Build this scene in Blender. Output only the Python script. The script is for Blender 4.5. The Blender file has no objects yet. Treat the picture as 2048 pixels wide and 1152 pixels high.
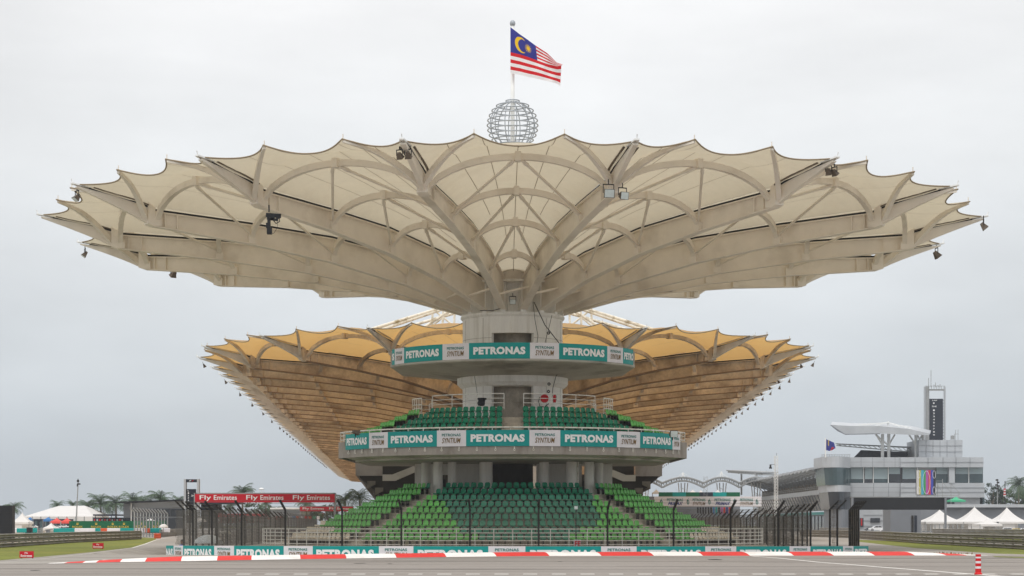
import bpy, math, random
import numpy as np
from math import sin, cos, pi, radians, sqrt, atan2
random.seed(7)
sc = bpy.context.scene
# ------------------------------------------------------------------ camera
F = 3871.0; CX = 1024.0; HY = 1050.0; EYE = 1.6
cam = bpy.data.cameras.new("camera"); camo = bpy.data.objects.new("camera", cam)
sc.collection.objects.link(camo); sc.camera = camo
camo.location = (0, 0, EYE); camo.rotation_euler = (pi/2, 0, 0)
cam.sensor_fit = 'HORIZONTAL'; cam.sensor_width = 36.0; cam.lens = F*36/2048
cam.shift_y = (HY-576)/2048; cam.clip_start = 1; cam.clip_end = 6000
# ------------------------------------------------------------------ world: overcast sky
SUN_EL, SUN_ROT = radians(62), radians(200)
w = bpy.data.worlds.new("World"); sc.world = w; w.use_nodes = True
nt = w.node_tree; nt.nodes.clear()
def N(t, **k):
    n = nt.nodes.new(t)
    for a, b in k.items(): setattr(n, a, b)
    return n
wo = N('ShaderNodeOutputWorld'); add = N('ShaderNodeAddShader')
sky = N('ShaderNodeTexSky', sky_type='NISHITA', sun_disc=False, sun_elevation=SUN_EL, sun_rotation=SUN_ROT)
b1 = N('ShaderNodeBackground'); b1.inputs[1].default_value = 0.005
b2 = N('ShaderNodeBackground'); b2.inputs[1].default_value = 1.0
nt.links.new(sky.outputs[0], b1.inputs[0])
tc = N('ShaderNodeTexCoord'); sep = N('ShaderNodeSeparateXYZ'); nt.links.new(tc.outputs['Generated'], sep.inputs[0])
ramp = N('ShaderNodeValToRGB')
def s2l(c): return tuple(((v/255)/12.92 if v/255 <= .04045 else ((v/255+.055)/1.055)**2.4) for v in c)
cr = ramp.color_ramp; cr.elements[0].position = 0.0; cr.elements[0].color = s2l((189, 197, 205))+(1,)
cr.elements[1].position = 1.0; cr.elements[1].color = (1.2, 1.2, 1.22, 1)
for p, c in ((.03, (196, 204, 211)), (.07, (206, 212, 217)), (.125, (218, 222, 225)), (.19, (229, 231, 232)), (.27, (236, 236, 236))):
    e = cr.elements.new(p); e.color = s2l(c)+(1,)
mpz = N('ShaderNodeMapping'); mpz.inputs['Scale'].default_value = (3, 3, 9)
nz = N('ShaderNodeTexNoise'); nz.inputs['Scale'].default_value = 1.3; nz.inputs['Detail'].default_value = 5
nt.links.new(tc.outputs['Generated'], mpz.inputs[0]); nt.links.new(mpz.outputs[0], nz.inputs[0])
ma = N('ShaderNodeMath', operation='MULTIPLY_ADD'); ma.inputs[1].default_value = 0.075; 
mb_ = N('ShaderNodeMath', operation='SUBTRACT'); mb_.inputs[1].default_value = 0.5
nt.links.new(nz.outputs[0], mb_.inputs[0]); nt.links.new(mb_.outputs[0], ma.inputs[0]); nt.links.new(sep.outputs[2], ma.inputs[2])
nt.links.new(ma.outputs[0], ramp.inputs[0])
dp = N('ShaderNodeVectorMath', operation='DOT_PRODUCT'); dp.inputs[1].default_value = (.02, .955, .295); nt.links.new(tc.outputs['Generated'], dp.inputs[0])
m1 = N('ShaderNodeMapRange'); m1.inputs[1].default_value = .955; m1.inputs[2].default_value = 1.0; m1.inputs[3].default_value = .92; m1.inputs[4].default_value = 1.04; nt.links.new(dp.outputs['Value'], m1.inputs[0])
mp2 = N('ShaderNodeMapping'); mp2.inputs['Scale'].default_value = (5, 5, 16); mp2.inputs['Location'].default_value = (3, 1, 2); nz2 = N('ShaderNodeTexNoise'); nz2.inputs['Scale'].default_value = 1.0; nz2.inputs['Detail'].default_value = 6; nz2.inputs['Roughness'].default_value = .55
nt.links.new(tc.outputs['Generated'], mp2.inputs[0]); nt.links.new(mp2.outputs[0], nz2.inputs[0])
m2 = N('ShaderNodeMapRange'); m2.inputs[1].default_value = .3; m2.inputs[2].default_value = .7; m2.inputs[3].default_value = .92; m2.inputs[4].default_value = 1.07; nt.links.new(nz2.outputs[0], m2.inputs[0])
mm_ = N('ShaderNodeMath', operation='MULTIPLY'); nt.links.new(m1.outputs[0], mm_.inputs[0]); nt.links.new(m2.outputs[0], mm_.inputs[1])
sc2 = N('ShaderNodeVectorMath', operation='SCALE'); nt.links.new(ramp.outputs[0], sc2.inputs[0]); nt.links.new(mm_.outputs[0], sc2.inputs[3]); nt.links.new(sc2.outputs[0], b2.inputs[0])
nt.links.new(b1.outputs[0], add.inputs[0]); nt.links.new(b2.outputs[0], add.inputs[1]); nt.links.new(add.outputs[0], wo.inputs[0])
# ------------------------------------------------------------------ sun
sl = bpy.data.lights.new("sun", 'SUN'); sl.energy = 1.5; sl.angle = radians(14); sl.color = (1, .96, .9)
so = bpy.data.objects.new("sun", sl); sc.collection.objects.link(so)
so.rotation_euler = (radians(28), 0, radians(-20))
sc.view_settings.view_transform = 'Standard'; sc.view_settings.look = 'None'
sc.view_settings.exposure = 0.15; sc.view_settings.gamma = 1.0
sc.cycles.max_bounces = 8; sc.cycles.diffuse_bounces = 6; sc.cycles.caustics_reflective = False; sc.cycles.caustics_refractive = False
# ------------------------------------------------------------------ helpers
def P(x, y, d): return ((x-CX)*d/F, d, EYE+(HY-y)*d/F)
def G(x, y, z=0.0):
    d = (EYE-z)*F/(y-HY); return ((x-CX)*d/F, d, z)
ORD = ['zeroth','first','second','third','fourth','fifth','sixth','seventh','eighth','ninth','tenth','eleventh','twelfth','thirteenth','fourteenth','fifteenth','sixteenth','seventeenth','eighteenth','nineteenth','twentieth']
TENS = {2:'twenty',3:'thirty',4:'forty',5:'fifty'}
def ordn(n):
    if n <= 20: return ORD[n]
    t, r = divmod(n, 10)
    return TENS[t]+'-'+ORD[r] if r else {3:'thirtieth',4:'fortieth',5:'fiftieth'}[t]
class MB:
    def __init__(s): s.v = []; s.f = []; s.m = []
    def quad(s, a, b, c, d, m=0):
        i = len(s.v); s.v += [a, b, c, d]; s.f.append((i, i+1, i+2, i+3)); s.m.append(m)
    def poly(s, pts, m=0):
        i = len(s.v); s.v += list(pts); s.f.append(tuple(range(i, i+len(pts)))); s.m.append(m)
    def hexa(s, p, m=0):   # p: 8 points, bottom 4 then top 4
        i = len(s.v); s.v += list(p)
        for q in ((0,3,2,1),(4,5,6,7),(0,1,5,4),(1,2,6,5),(2,3,7,6),(3,0,4,7)):
            s.f.append(tuple(i+k for k in q)); s.m.append(m)
        return s
    def box(s, x0, x1, y0, y1, z0, z1, m=0):
        return s.hexa([(x0,y0,z0),(x1,y0,z0),(x1,y1,z0),(x0,y1,z0),(x0,y0,z1),(x1,y0,z1),(x1,y1,z1),(x0,y1,z1)], m)
    def rbox(s, c, sx, sy, sz, rz=0, m=0):
        ca, sa = cos(rz), sin(rz); pts = []
        for z in (-sz/2, sz/2):
            for x, y in ((-sx/2,-sy/2),(sx/2,-sy/2),(sx/2,sy/2),(-sx/2,sy/2)):
                pts.append((c[0]+x*ca-y*sa, c[1]+x*sa+y*ca, c[2]+z))
        return s.hexa(pts, m)
    def beam(s, p0, p1, w, h, m=0, up=(0,0,1)):
        p0 = np.array(p0, float); p1 = np.array(p1, float); t = p1-p0; L = np.linalg.norm(t)
        if L < 1e-6: return s
        t /= L; u = np.array(up, float)
        if abs(np.dot(t, u)) > .98: u = np.array((0,1.,0))
        a = np.cross(t, u); a /= np.linalg.norm(a); b = np.cross(a, t)
        pts = []
        for p in (p0, p1):
            for x, y in ((-1,-1),(1,-1),(1,1),(-1,1)): pts.append(tuple(p+a*x*w/2+b*y*h/2))
        return s.hexa(pts, m)
    def path(s, pts, r, n=6, m=0, closed=False, flat=1.0, cap=True):
        pts = [np.array(p, float) for p in pts]; K = len(pts); base = len(s.v)
        rr = r if hasattr(r, '__len__') else [r]*K
        for k in range(K):
            if closed: t = pts[(k+1) % K]-pts[k-1]
            else: t = pts[min(k+1, K-1)]-pts[max(k-1, 0)]
            t = t/(np.linalg.norm(t)+1e-9); u = np.array((0, 0, 1.)) if abs(t[2]) < .95 else np.array((0, 1., 0))
            a = np.cross(t, u); a /= np.linalg.norm(a); b = np.cross(a, t)
            for j in range(n):
                q = 2*pi*(j+.5)/n; s.v.append(tuple(pts[k]+rr[k]*(a*cos(q)+b*sin(q)*flat)))
        for k in range(K if closed else K-1):
            k2 = (k+1) % K
            for j in range(n):
                j2 = (j+1) % n; s.f.append((base+k*n+j, base+k*n+j2, base+k2*n+j2, base+k2*n+j)); s.m.append(m)
        if not closed and cap and n > 2:
            s.f.append(tuple(base+j for j in range(n))[::-1]); s.m.append(m)
            s.f.append(tuple(base+(K-1)*n+j for j in range(n))); s.m.append(m)
        return s
    def tube(s, a, b, r, n=6, m=0): return s.path([a, b], r, n, m)
    def grid(s, rows, m=0, closed=False):    # rows: list of lists of points
        base = len(s.v); n = len(rows[0])
        for r in rows: s.v += [tuple(p) for p in r]
        for i in range(len(rows)-1):
            for j in range(n if closed else n-1):
                j2 = (j+1) % n
                s.f.append((base+i*n+j, base+i*n+j2, base+(i+1)*n+j2, base+(i+1)*n+j)); s.m.append(m)
        return s
    def sector(s, prof, t0, t1, n, c=None, m=0, close=True, caps=True):
        c = c or CEN; rows = []
        full = abs(t1-t0) >= 2*pi-1e-6
        for i in range(n+1):
            t = t0+(t1-t0)*i/n; rows.append([(c[0]+r*sin(t), c[1]-r*cos(t), z) for r, z in prof])
        base = len(s.v); K = len(prof)
        for r in rows: s.v += r
        for i in range(n):
            for j in range(K if close else K-1):
                j2 = (j+1) % K
                s.f.append((base+i*K+j, base+(i+1)*K+j, base+(i+1)*K+j2, base+i*K+j2)); s.m.append(m)
        if caps and close and not full:
            s.f.append(tuple(base+j for j in range(K))); s.m.append(m)
            s.f.append(tuple(base+n*K+j for j in range(K))[::-1]); s.m.append(m)
        return s
    def prism(s, pts, y0, y1, m=0):   # pts (x,z) outline extruded in y
        i = len(s.v); n = len(pts)
        s.v += [(x, y0, z) for x, z in pts]+[(x, y1, z) for x, z in pts]
        s.f.append(tuple(range(i, i+n))); s.m.append(m); s.f.append(tuple(range(i+n, i+2*n))[::-1]); s.m.append(m)
        for k in range(n):
            k2 = (k+1) % n; s.f.append((i+k, i+n+k, i+n+k2, i+k2)); s.m.append(m)
        return s
    def build(s, name, mats, parent=None, smooth=False, loc=None):
        me = bpy.data.meshes.new(name)
        o = (0, 0, 0)
        if parent is not None: o = ORG.get(parent.name, (0, 0, 0))
        elif loc: o = loc
        vs = [(a-o[0], b-o[1], c-o[2]) for a, b, c in s.v] if any(o) else s.v
        me.from_pydata(vs, [], s.f)
        if not isinstance(mats, (list, tuple)): mats = [mats]
        for m in mats: me.materials.append(m)
        if len(mats) > 1: me.polygons.foreach_set('material_index', s.m)
        if smooth: me.polygons.foreach_set('use_smooth', [True]*len(me.polygons))
        me.update()
        ob = bpy.data.objects.new(name, me); sc.collection.objects.link(ob)
        if parent is not None: ob.parent = parent
        elif loc: ob.location = loc
        ORG[ob.name] = o
        return ob
ORG = {}
def root(name, label, cat, loc, group=None):
    o = bpy.data.objects.new(name, None); sc.collection.objects.link(o); o.location = loc
    ORG[o.name] = tuple(loc); return tag(o, label, cat, group)
def tag(o, label, cat, group=None, kind=None):
    if label: o['label'] = label
    if cat: o['category'] = cat
    if group: o['group'] = group
    if kind: o['kind'] = kind
    return o
def struct(o): o['kind'] = 'structure'; return o
# ------------------------------------------------------------------ materials
def mat(name, rgb, rough=.75, var=.12, scale=1.5, metal=0.0, stretch=(1,1,1), stain=None, stain_amt=.3, stain_scale=.6, bump=0, trans=None, detail=6, spec=.3, var2=0, scale2=20, rand=0):
    m = bpy.data.materials.new(name); m.use_nodes = True; t = m.node_tree; L = t.links
    bs = t.nodes['Principled BSDF']; c = s2l(rgb) if max(rgb) > 1.5 else rgb
    bs.inputs['Roughness'].default_value = rough; bs.inputs['Metallic'].default_value = metal
    bs.inputs['Specular IOR Level'].default_value = spec
    co = t.nodes.new('ShaderNodeTexCoord'); mp = t.nodes.new('ShaderNodeMapping'); mp.inputs['Scale'].default_value = stretch
    L.new(co.outputs['Object'], mp.inputs[0])
    def noise(sc_, dt=detail):
        n = t.nodes.new('ShaderNodeTexNoise'); n.inputs['Scale'].default_value = sc_; n.inputs['Detail'].default_value = dt
        n.inputs['Roughness'].default_value = .6; L.new(mp.outputs[0], n.inputs[0]); return n
    def mult(sock, nsock, amt):
        mr = t.nodes.new('ShaderNodeMapRange'); mr.inputs[1].default_value = .3; mr.inputs[2].default_value = .7
        mr.inputs[3].default_value = 1-amt; mr.inputs[4].default_value = 1+amt; L.new(nsock, mr.inputs[0])
        vm = t.nodes.new('ShaderNodeVectorMath'); vm.operation = 'SCALE'; L.new(sock, vm.inputs[0]); L.new(mr.outputs[0], vm.inputs[3]); return vm.outputs[0]
    rg = t.nodes.new('ShaderNodeRGB'); rg.outputs[0].default_value = tuple(c)+(1,); col = rg.outputs[0]
    if stain:
        mx = t.nodes.new('ShaderNodeMix'); mx.data_type = 'RGBA'
        n = noise(stain_scale); mr = t.nodes.new('ShaderNodeMapRange'); mr.inputs[1].default_value = .5; mr.inputs[2].default_value = .68
        mr.inputs[4].default_value = stain_amt; L.new(n.outputs[0], mr.inputs[0]); L.new(mr.outputs[0], mx.inputs[0])
        L.new(col, mx.inputs[6]); mx.inputs[7].default_value = s2l(stain)+(1,); col = mx.outputs[2]
    if var: col = mult(col, noise(scale).outputs[0], var)
    if var2: col = mult(col, noise(scale2, 2).outputs[0], var2)
    if rand:
        oi = t.nodes.new('ShaderNodeObjectInfo'); mr = t.nodes.new('ShaderNodeMapRange'); mr.inputs[3].default_value = 1-rand; mr.inputs[4].default_value = 1+rand
        L.new(oi.outputs['Random'], mr.inputs[0]); vm = t.nodes.new('ShaderNodeVectorMath'); vm.operation = 'SCALE'; L.new(col, vm.inputs[0]); L.new(mr.outputs[0], vm.inputs[3]); col = vm.outputs[0]
    L.new(col, bs.inputs['Base Color'])
    if bump:
        bp = t.nodes.new('ShaderNodeBump'); bp.inputs['Strength'].default_value = bump; bp.inputs['Distance'].default_value = .05
        L.new(noise(scale2).outputs[0], bp.inputs['Height']); L.new(bp.outputs[0], bs.inputs['Normal'])
    if trans:
        out = t.nodes['Material Output']; tr = t.nodes.new('ShaderNodeBsdfTranslucent'); mxs = t.nodes.new('ShaderNodeMixShader')
        tr.inputs[0].default_value = s2l(trans[0])+(1,); mxs.inputs[0].default_value = trans[1]
        L.new(bs.outputs[0], mxs.inputs[1]); L.new(tr.outputs[0], mxs.inputs[2]); L.new(mxs.outputs[0], out.inputs[0])
    return m
def glass(name, rgb, rough=.12):
    m = mat(name, rgb, rough, var=.25, scale=.25, spec=.8); return m
M = {}
M['membrane'] = mat('canopy_membrane', (214, 205, 184), .7, .05, .25, trans=((206, 195, 171), .45), stain=(184, 164, 130), stain_amt=.5, stain_scale=.4, var2=.045, scale2=1.8)
M['amber'] = mat('amber_membrane', (206, 172, 120), .7, .07, .3, trans=((232, 188, 118), .46), stain=(170, 120, 70), stain_amt=.3, stain_scale=.2)
M['seam'] = mat('seam_thread', (150, 134, 110), .8, 0)
M['beam'] = mat('painted_steel_beige', (234, 226, 212), .5, .06, .8, stain=(170, 155, 130), stain_amt=.35, stain_scale=.35)
M['beam_arm'] = mat('weathered_steel_arm', (214, 208, 198), .6, .1, .8, stain=(150, 136, 118), stain_amt=.5, stain_scale=.5)
M['flange'] = mat('shaded_flange', (138, 116, 94), .8, .2, 1.5)  # darker tone paints in the shade on the flange undersides
M['beam_old'] = mat('stained_steel', (216, 203, 186), .7, .16, .7, stain=(134, 114, 96), stain_amt=.8, stain_scale=.3, var2=.1, scale2=4, rand=.22)
M['white_steel'] = mat('white_steel', (235, 236, 234), .45, .05, 1.2)
M['rusty_white'] = mat('mossy_white_steel', (235, 230, 215), .6, .1, 1.0, stain=(140, 118, 60), stain_amt=.8, stain_scale=1.2)
M['dark_gap'] = mat('gap_shadow_black', (34, 30, 27), .8, .1)  # black that stands for the shadowed gap between rib and membrane
M['wall'] = mat('painted_concrete', (242, 240, 234), .8, .05, .6, stretch=(2.2, 2.2, .22), stain=(186, 178, 160), stain_amt=.35, stain_scale=.8, var2=.03, scale2=9)
M['concrete'] = mat('concrete', (186, 176, 160), .85, .14, .9, stain=(112, 100, 84), stain_amt=.5, stain_scale=1.1, var2=.1, scale2=14)
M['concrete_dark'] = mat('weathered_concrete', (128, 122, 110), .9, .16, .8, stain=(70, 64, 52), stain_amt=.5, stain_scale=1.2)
M['parapet'] = mat('grey_parapet', (162, 155, 147), .85, .08, 1.3, stretch=(1.5, 1.5, .5), stain=(112, 104, 92), stain_amt=.5, stain_scale=.9, var2=.05, scale2=10)
M['soffit'] = mat('soffit_concrete', (190, 186, 174), .85, .1, .6, stain=(110, 102, 88), stain_amt=.6, stain_scale=.35)
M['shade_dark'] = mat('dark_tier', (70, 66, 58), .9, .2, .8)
M['rail'] = mat('rail_paint', (232, 230, 222), .45, .05, 2, stain=(170, 150, 120), stain_amt=.5, stain_scale=3)
M['teal'] = mat('teal_vinyl', (0, 150, 146), .45, .08, 1.4)
M['vinyl_white'] = mat('white_vinyl', (226, 224, 228), .45, .05, 1.6)
M['text_white'] = mat('white_lettering', (240, 242, 242), .5, 0)
M['text_teal'] = mat('teal_lettering', (0, 120, 112), .5, 0)
M['text_gold'] = mat('bronze_lettering', (120, 92, 45), .5, .1, 3)
M['text_blue'] = mat('blue_lettering', (25, 50, 130), .5, 0)
M['seat_dark'] = mat('dark_green_plastic', (0, 126, 92), .42, .1, 1.0, rand=.14)
M['seat_faded'] = mat('faded_green_plastic', (62, 136, 108), .5, .12, .9, stain=(110, 150, 125), stain_amt=.35, stain_scale=.8, rand=.15)
M['seat_light'] = mat('light_green_plastic', (108, 190, 92), .45, .1, 1.0, rand=.14)
M['seat_cream'] = mat('cream_plastic', (222, 210, 188), .5, .08, 1.0, rand=.14)
M['iron'] = mat('black_iron', (40, 38, 36), .6, .1, 2)
M['fence_steel'] = mat('galvanised_fence', (104, 100, 93), .55, .15, 2, metal=.2)
M['armco'] = mat('guardrail_steel', (132, 129, 122), .6, .15, .6, stain=(96, 88, 78), stain_amt=.5, stain_scale=.5)
M['galv'] = mat('galvanised', (160, 162, 162), .45, .1, 2, metal=.4)
M['globe'] = mat('grey_tube', (170, 176, 182), .4, .05, 2, metal=.2)
M['red'] = mat('red_paint', (204, 32, 36), .5, .06, 1)
M['kerb_red'] = mat('kerb_red', (214, 60, 56), .75, .12, .8, var2=.08, scale2=9)
M['kerb_white'] = mat('kerb_white', (236, 232, 228), .75, .07, .8, stain=(190,180,170), stain_amt=.4, var2=.05, scale2=9)
M['line_white'] = mat('white_line_paint', (222, 218, 212), .8, .12, 3)
M['banner_red'] = mat('red_vinyl', (200, 22, 44), .45, .04, 1)
M['rolex_green'] = mat('green_vinyl', (0, 96, 62), .5, .05, 1)
M['gold'] = mat('gold_print', (205, 175, 70), .5, 0)
M['black'] = mat('black_panel', (26, 27, 30), .5, .1, 1)
M['navy'] = mat('navy_panel', (34, 40, 52), .5, .1, 1)
M['orange'] = mat('orange_plastic', (214, 92, 52), .6, .1, 1)
M['tent'] = mat('white_tent_fabric', (236, 234, 232), .7, .04, .6, trans=((240, 238, 232), .25))
M['tent_red'] = mat('red_tent_fabric', (226, 84, 76), .7, .06, .6)
M['tent_blue'] = mat('blue_tent_fabric', (60, 120, 180), .7, .06, .6)
M['tent_green'] = mat('green_tent_fabric', (70, 175, 130), .7, .06, .6)
M['clad'] = mat('silver_cladding', (184, 188, 192), .4, .08, .3, metal=.1)
M['clad_dark'] = mat('grey_cladding', (124, 128, 134), .5, .06, .4)
M['joint'] = mat('panel_joint', (120, 124, 130), .7, 0)
M['glass'] = glass('tinted_glass', (58, 78, 82))
M['glass_dark'] = glass('dark_glass', (30, 36, 44))
M['blind'] = mat('roller_blind', (158, 174, 178), .6, .05, .3)
M['pale_cover'] = mat('pale_umbrella_cover', (212, 216, 218), .7, .04, 1)
M['grass'] = mat('mown_grass', (112, 118, 44), .95, .2, .12, stain=(136, 124, 52), stain_amt=.5, stain_scale=.05, var2=.25, scale2=3)
M['gravel'] = mat('gravel_trap', (186, 174, 158), .95, .08, .2, var2=.12, scale2=4)
M['palm_leaf'] = mat('palm_frond', (84, 104, 78), .8, .25, .8)
M['leaf'] = mat('tree_leaf', (74, 96, 60), .85, .35, .3)
M['leaf_dark'] = mat('dark_tree_leaf', (52, 68, 50), .85, .35, .3)
M['trunk'] = mat('bark', (116, 104, 88), .9, .2, 2)
M['tyre'] = mat('tyre_rubber', (30, 30, 31), .8, .1, 3)
M['car_white'] = mat('white_car_paint', (232, 234, 236), .25, .02, 1, spec=.6)
M['car_grey'] = mat('dark_car_paint', (60, 66, 74), .25, .05, 1, spec=.6)
M['van_yellow'] = mat('yellow_stripe_paint', (226, 196, 70), .4, .03, 1)
M['lamp'] = mat('lamp_glass', (205, 215, 212), .2, .1, 3, spec=.7)
M['lamp_body'] = mat('bronze_lamp_housing', (96, 84, 70), .5, .15, 4)
M['skin'] = mat('skin', (150, 105, 80), .6, .05, 3)
M['shirt'] = mat('blue_shirt', (50, 100, 190), .8, .1, 3)
M['hair'] = mat('black_hair', (24, 20, 18), .7, .1, 3)
M['flag_blue'] = mat('flag_blue', (62, 66, 148), .8, .06, 1, trans=((44, 48, 138), .35))
M['flag_red'] = mat('flag_red', (214, 36, 44), .8, .06, 1, trans=((220, 40, 48), .35))
M['flag_white'] = mat('flag_white', (240, 238, 240), .8, .04, 1, trans=((245, 243, 245), .35))
M['flag_yellow'] = mat('flag_yellow', (244, 200, 40), .8, .04, 1, trans=((244, 200, 40), .35))
for i, c in enumerate([(200, 200, 200), (180, 170, 60), (70, 160, 190), (50, 150, 80), (170, 80, 160), (190, 55, 60), (60, 75, 170), (40, 40, 45)]):
    M['bar%d' % i] = mat('screen_bar_%s' % 'abcdefgh'[i], c, .4, .02, 1)
def asphalt(name, rgb):
    m = mat(name, rgb, .9, .05, .05, stretch=(1, 1, 1), var2=.07, scale2=3)
    t = m.node_tree; L = t.links; bs = t.nodes['Principled BSDF']; src = bs.inputs['Base Color'].links[0].from_socket
    co = t.nodes.new('ShaderNodeTexCoord'); mp = t.nodes.new('ShaderNodeMapping'); mp.inputs['Scale'].default_value = (.012, 1.1, 1)
    n = t.nodes.new('ShaderNodeTexNoise'); n.inputs['Scale'].default_value = 1.0; n.inputs['Detail'].default_value = 4
    n.inputs['Roughness'].default_value = .7
    L.new(co.outputs['Object'], mp.inputs[0]); L.new(mp.outputs[0], n.inputs[0])
    mr = t.nodes.new('ShaderNodeMapRange'); mr.inputs[1].default_value = .35; mr.inputs[2].default_value = .65; mr.inputs[3].default_value = .76; mr.inputs[4].default_value = 1.14
    L.new(n.outputs[0], mr.inputs[0]); vm = t.nodes.new('ShaderNodeVectorMath'); vm.operation = 'SCALE'
    L.new(src, vm.inputs[0]); L.new(mr.outputs[0], vm.inputs[3])
    mpb = t.nodes.new('ShaderNodeMapping'); mpb.inputs['Scale'].default_value = (.03, .33, 1); nb = t.nodes.new('ShaderNodeTexNoise'); nb.inputs['Scale'].default_value = 1.0; nb.inputs['Detail'].default_value = 3
    L.new(co.outputs['Object'], mpb.inputs[0]); L.new(mpb.outputs[0], nb.inputs[0]); mrb = t.nodes.new('ShaderNodeMapRange'); mrb.inputs[1].default_value = .52; mrb.inputs[2].default_value = .7; mrb.inputs[3].default_value = 1.0; mrb.inputs[4].default_value = .8
    L.new(nb.outputs[0], mrb.inputs[0]); v2 = t.nodes.new('ShaderNodeVectorMath'); v2.operation = 'SCALE'; L.new(vm.outputs[0], v2.inputs[0]); L.new(mrb.outputs[0], v2.inputs[3]); L.new(v2.outputs[0], bs.inputs['Base Color'])
    return m
M['asphalt'] = asphalt('track_asphalt', (146, 139, 132))
M['asphalt2'] = asphalt('ground_asphalt', (160, 154, 146))
# ------------------------------------------------------------------ lettering
_tx = {}
def textmesh(s, bold=.03, shear=0):
    k = (s, bold, shear)
    if k in _tx: return _tx[k]
    cu = bpy.data.curves.new('lettering_curve', 'FONT'); cu.body = s; cu.size = 1; cu.offset = bold; cu.shear = shear; cu.resolution_u = 3
    cu.space_character = 1.0+bold*1.6
    o = bpy.data.objects.new('lettering_curve', cu); sc.collection.objects.link(o)
    bpy.context.view_layer.update()
    me = o.evaluated_get(bpy.context.evaluated_depsgraph_get()).to_mesh()
    v = np.array([x.co[:2] for x in me.vertices]); f = [tuple(p.vertices) for p in me.polygons]
    bpy.data.objects.remove(o); bpy.data.curves.remove(cu)
    lo = v.min(0); hi = v.max(0); v = (v-lo)/(hi-lo)
    _tx[k] = (v, f, (hi-lo)); return _tx[k]
def put_text(mb, s, fn, u0, u1, v0, v1, m=0, **k):
    """fn(u,v) maps the sign's own plane to world; the text fills u0..u1 x v0..v1"""
    v, f, _ = textmesh(s, **k); i = len(mb.v)
    mb.v += [tuple(fn(u0+(u1-u0)*a, v0+(v1-v0)*b)) for a, b in v]
    for q in f: mb.f.append(tuple(i+j for j in q)); mb.m.append(m)
# ------------------------------------------------------------------ tower reference
D = 128.0; CEN = (0.04, D)
def th_px(px, r, c=None):
    c = c or CEN   # angle round the tower whose point at radius r shows at px
    best = None
    for i in range(-1800, 1801):
        t = radians(i/20); 
        if cos(t) < r/c[1]-.02: continue
        x = CX+F*(c[0]+r*sin(t))/(c[1]-r*cos(t)); e = abs(x-px)
        if best is None or e < best[0]: best = (e, t)
    return best[1]
def pol(r, t, z, c=None):
    c = c or CEN; return (c[0]+r*sin(t), c[1]-r*cos(t), z)
# ================================================================== GROUND
def dip(x, y):
    k = kerb_y(x)+3.0
    a = min(1, max(0, (y-k+1.2)/2.4)); q = sqrt(x*x+(y-133)**2); b = min(1, max(0, (34-q)/5))*min(1, max(0, (23.5-abs(x))/1.5)); c = min(1, max(0, (150-y)/8))
    return -.6*a*b*c
KX = [(92, 1127.5), (240, 1124.2), (388, 1122), (560, 1119), (728, 1116.5), (900, 1114), (1060, 1112.2), (1250, 1111.8), (1440, 1111.6), (1700, 1111.3), (1951, 1111), (2300, 1111)]
KP = [G(a, b) for a, b in KX]
def kerb_y(x): return float(np.interp(x, [p[0] for p in KP], [p[1] for p in KP]))
mb = MB()
xs = sorted(set(list(np.linspace(-60, 60, 121))+[-3000, -1500, -700, -300, -150, -100, 100, 150, 300, 700, 1500, 3000]))
ys = sorted(set(list(np.linspace(60, 160, 101))+[-60, 0, 30, 200, 260, 350, 500, 800, 1400, 2500, 4000]))
mb.grid([[(x, y, dip(x, y)) for x in xs] for y in ys])
struct(mb.build('ground', M['asphalt2']))
# near track sheet
mb = MB(); px = [-60, -40]+[p[0] for p in KP if p[0] < 60]+[60]
mb.grid([[(x, -30, .004) for x in px], [(x, kerb_y(x), .004) for x in px]])
struct(mb.build('road', M['asphalt']))
# white markings on the track
mb = MB()
for k in range(-8, 60):
    x = k*.93-1.5; mb.quad((x, 62.5, .009), (x+.46, 62.5, .009), (x+.46, 63.1, .009), (x, 63.1, .009))
pts = [(1504, 1112.4), (1560, 1116.3), (1640, 1124.6), (1700, 1129), (1760, 1134), (1850, 1141), (1951, 1148.5), (2080, 1158)]
pw = [G(*p, .009) for p in pts]
mb.grid([[(a[0]-.09, a[1]-.35, .009) for a in pw], [(a[0]+.09, a[1]+.35, .009) for a in pw]])
struct(mb.build('road_markings', M['line_white']))
mb = MB()
lp = [(-60, 1131), (0, 1125.5), (100, 1116), (180, 1107), (264, 1096), (290, 1088), (313, 1079.5), (345, 1073.5), (368, 1071)]
lw = [G(*p, .008) for p in lp]
mb.grid([[(a[0], a[1]-.5, .008) for a in lw], [(a[0], a[1]+.5, .008) for a in lw]])
mb.grid([[G(x, 1120.5+.5*math.sin(x), .008) for x in (205, 300, 345)], [G(x, 1119.5, .008) for x in (205, 300, 345)]])
struct(mb.build('path_edge_line', M['line_white']))
# dark tyre smudges
mb = MB()
for (x, y, l, wd) in ((70, 1140.5, 20, .12), (1430, 1119, 28, .3), (720, 1126.5, 26, .12), (780, 1127.5, 10, .1), (1120, 1123, 10, .1)):
    a = G(x, y, .01); mb.poly([(a[0]+l*a[1]/F*.5*cos(q), a[1]+wd*sin(q)*3, .0105) for q in np.linspace(0, 2*pi, 12)[:-1]])
struct(mb.build('road_scuff_markings', M['iron']))
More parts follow.
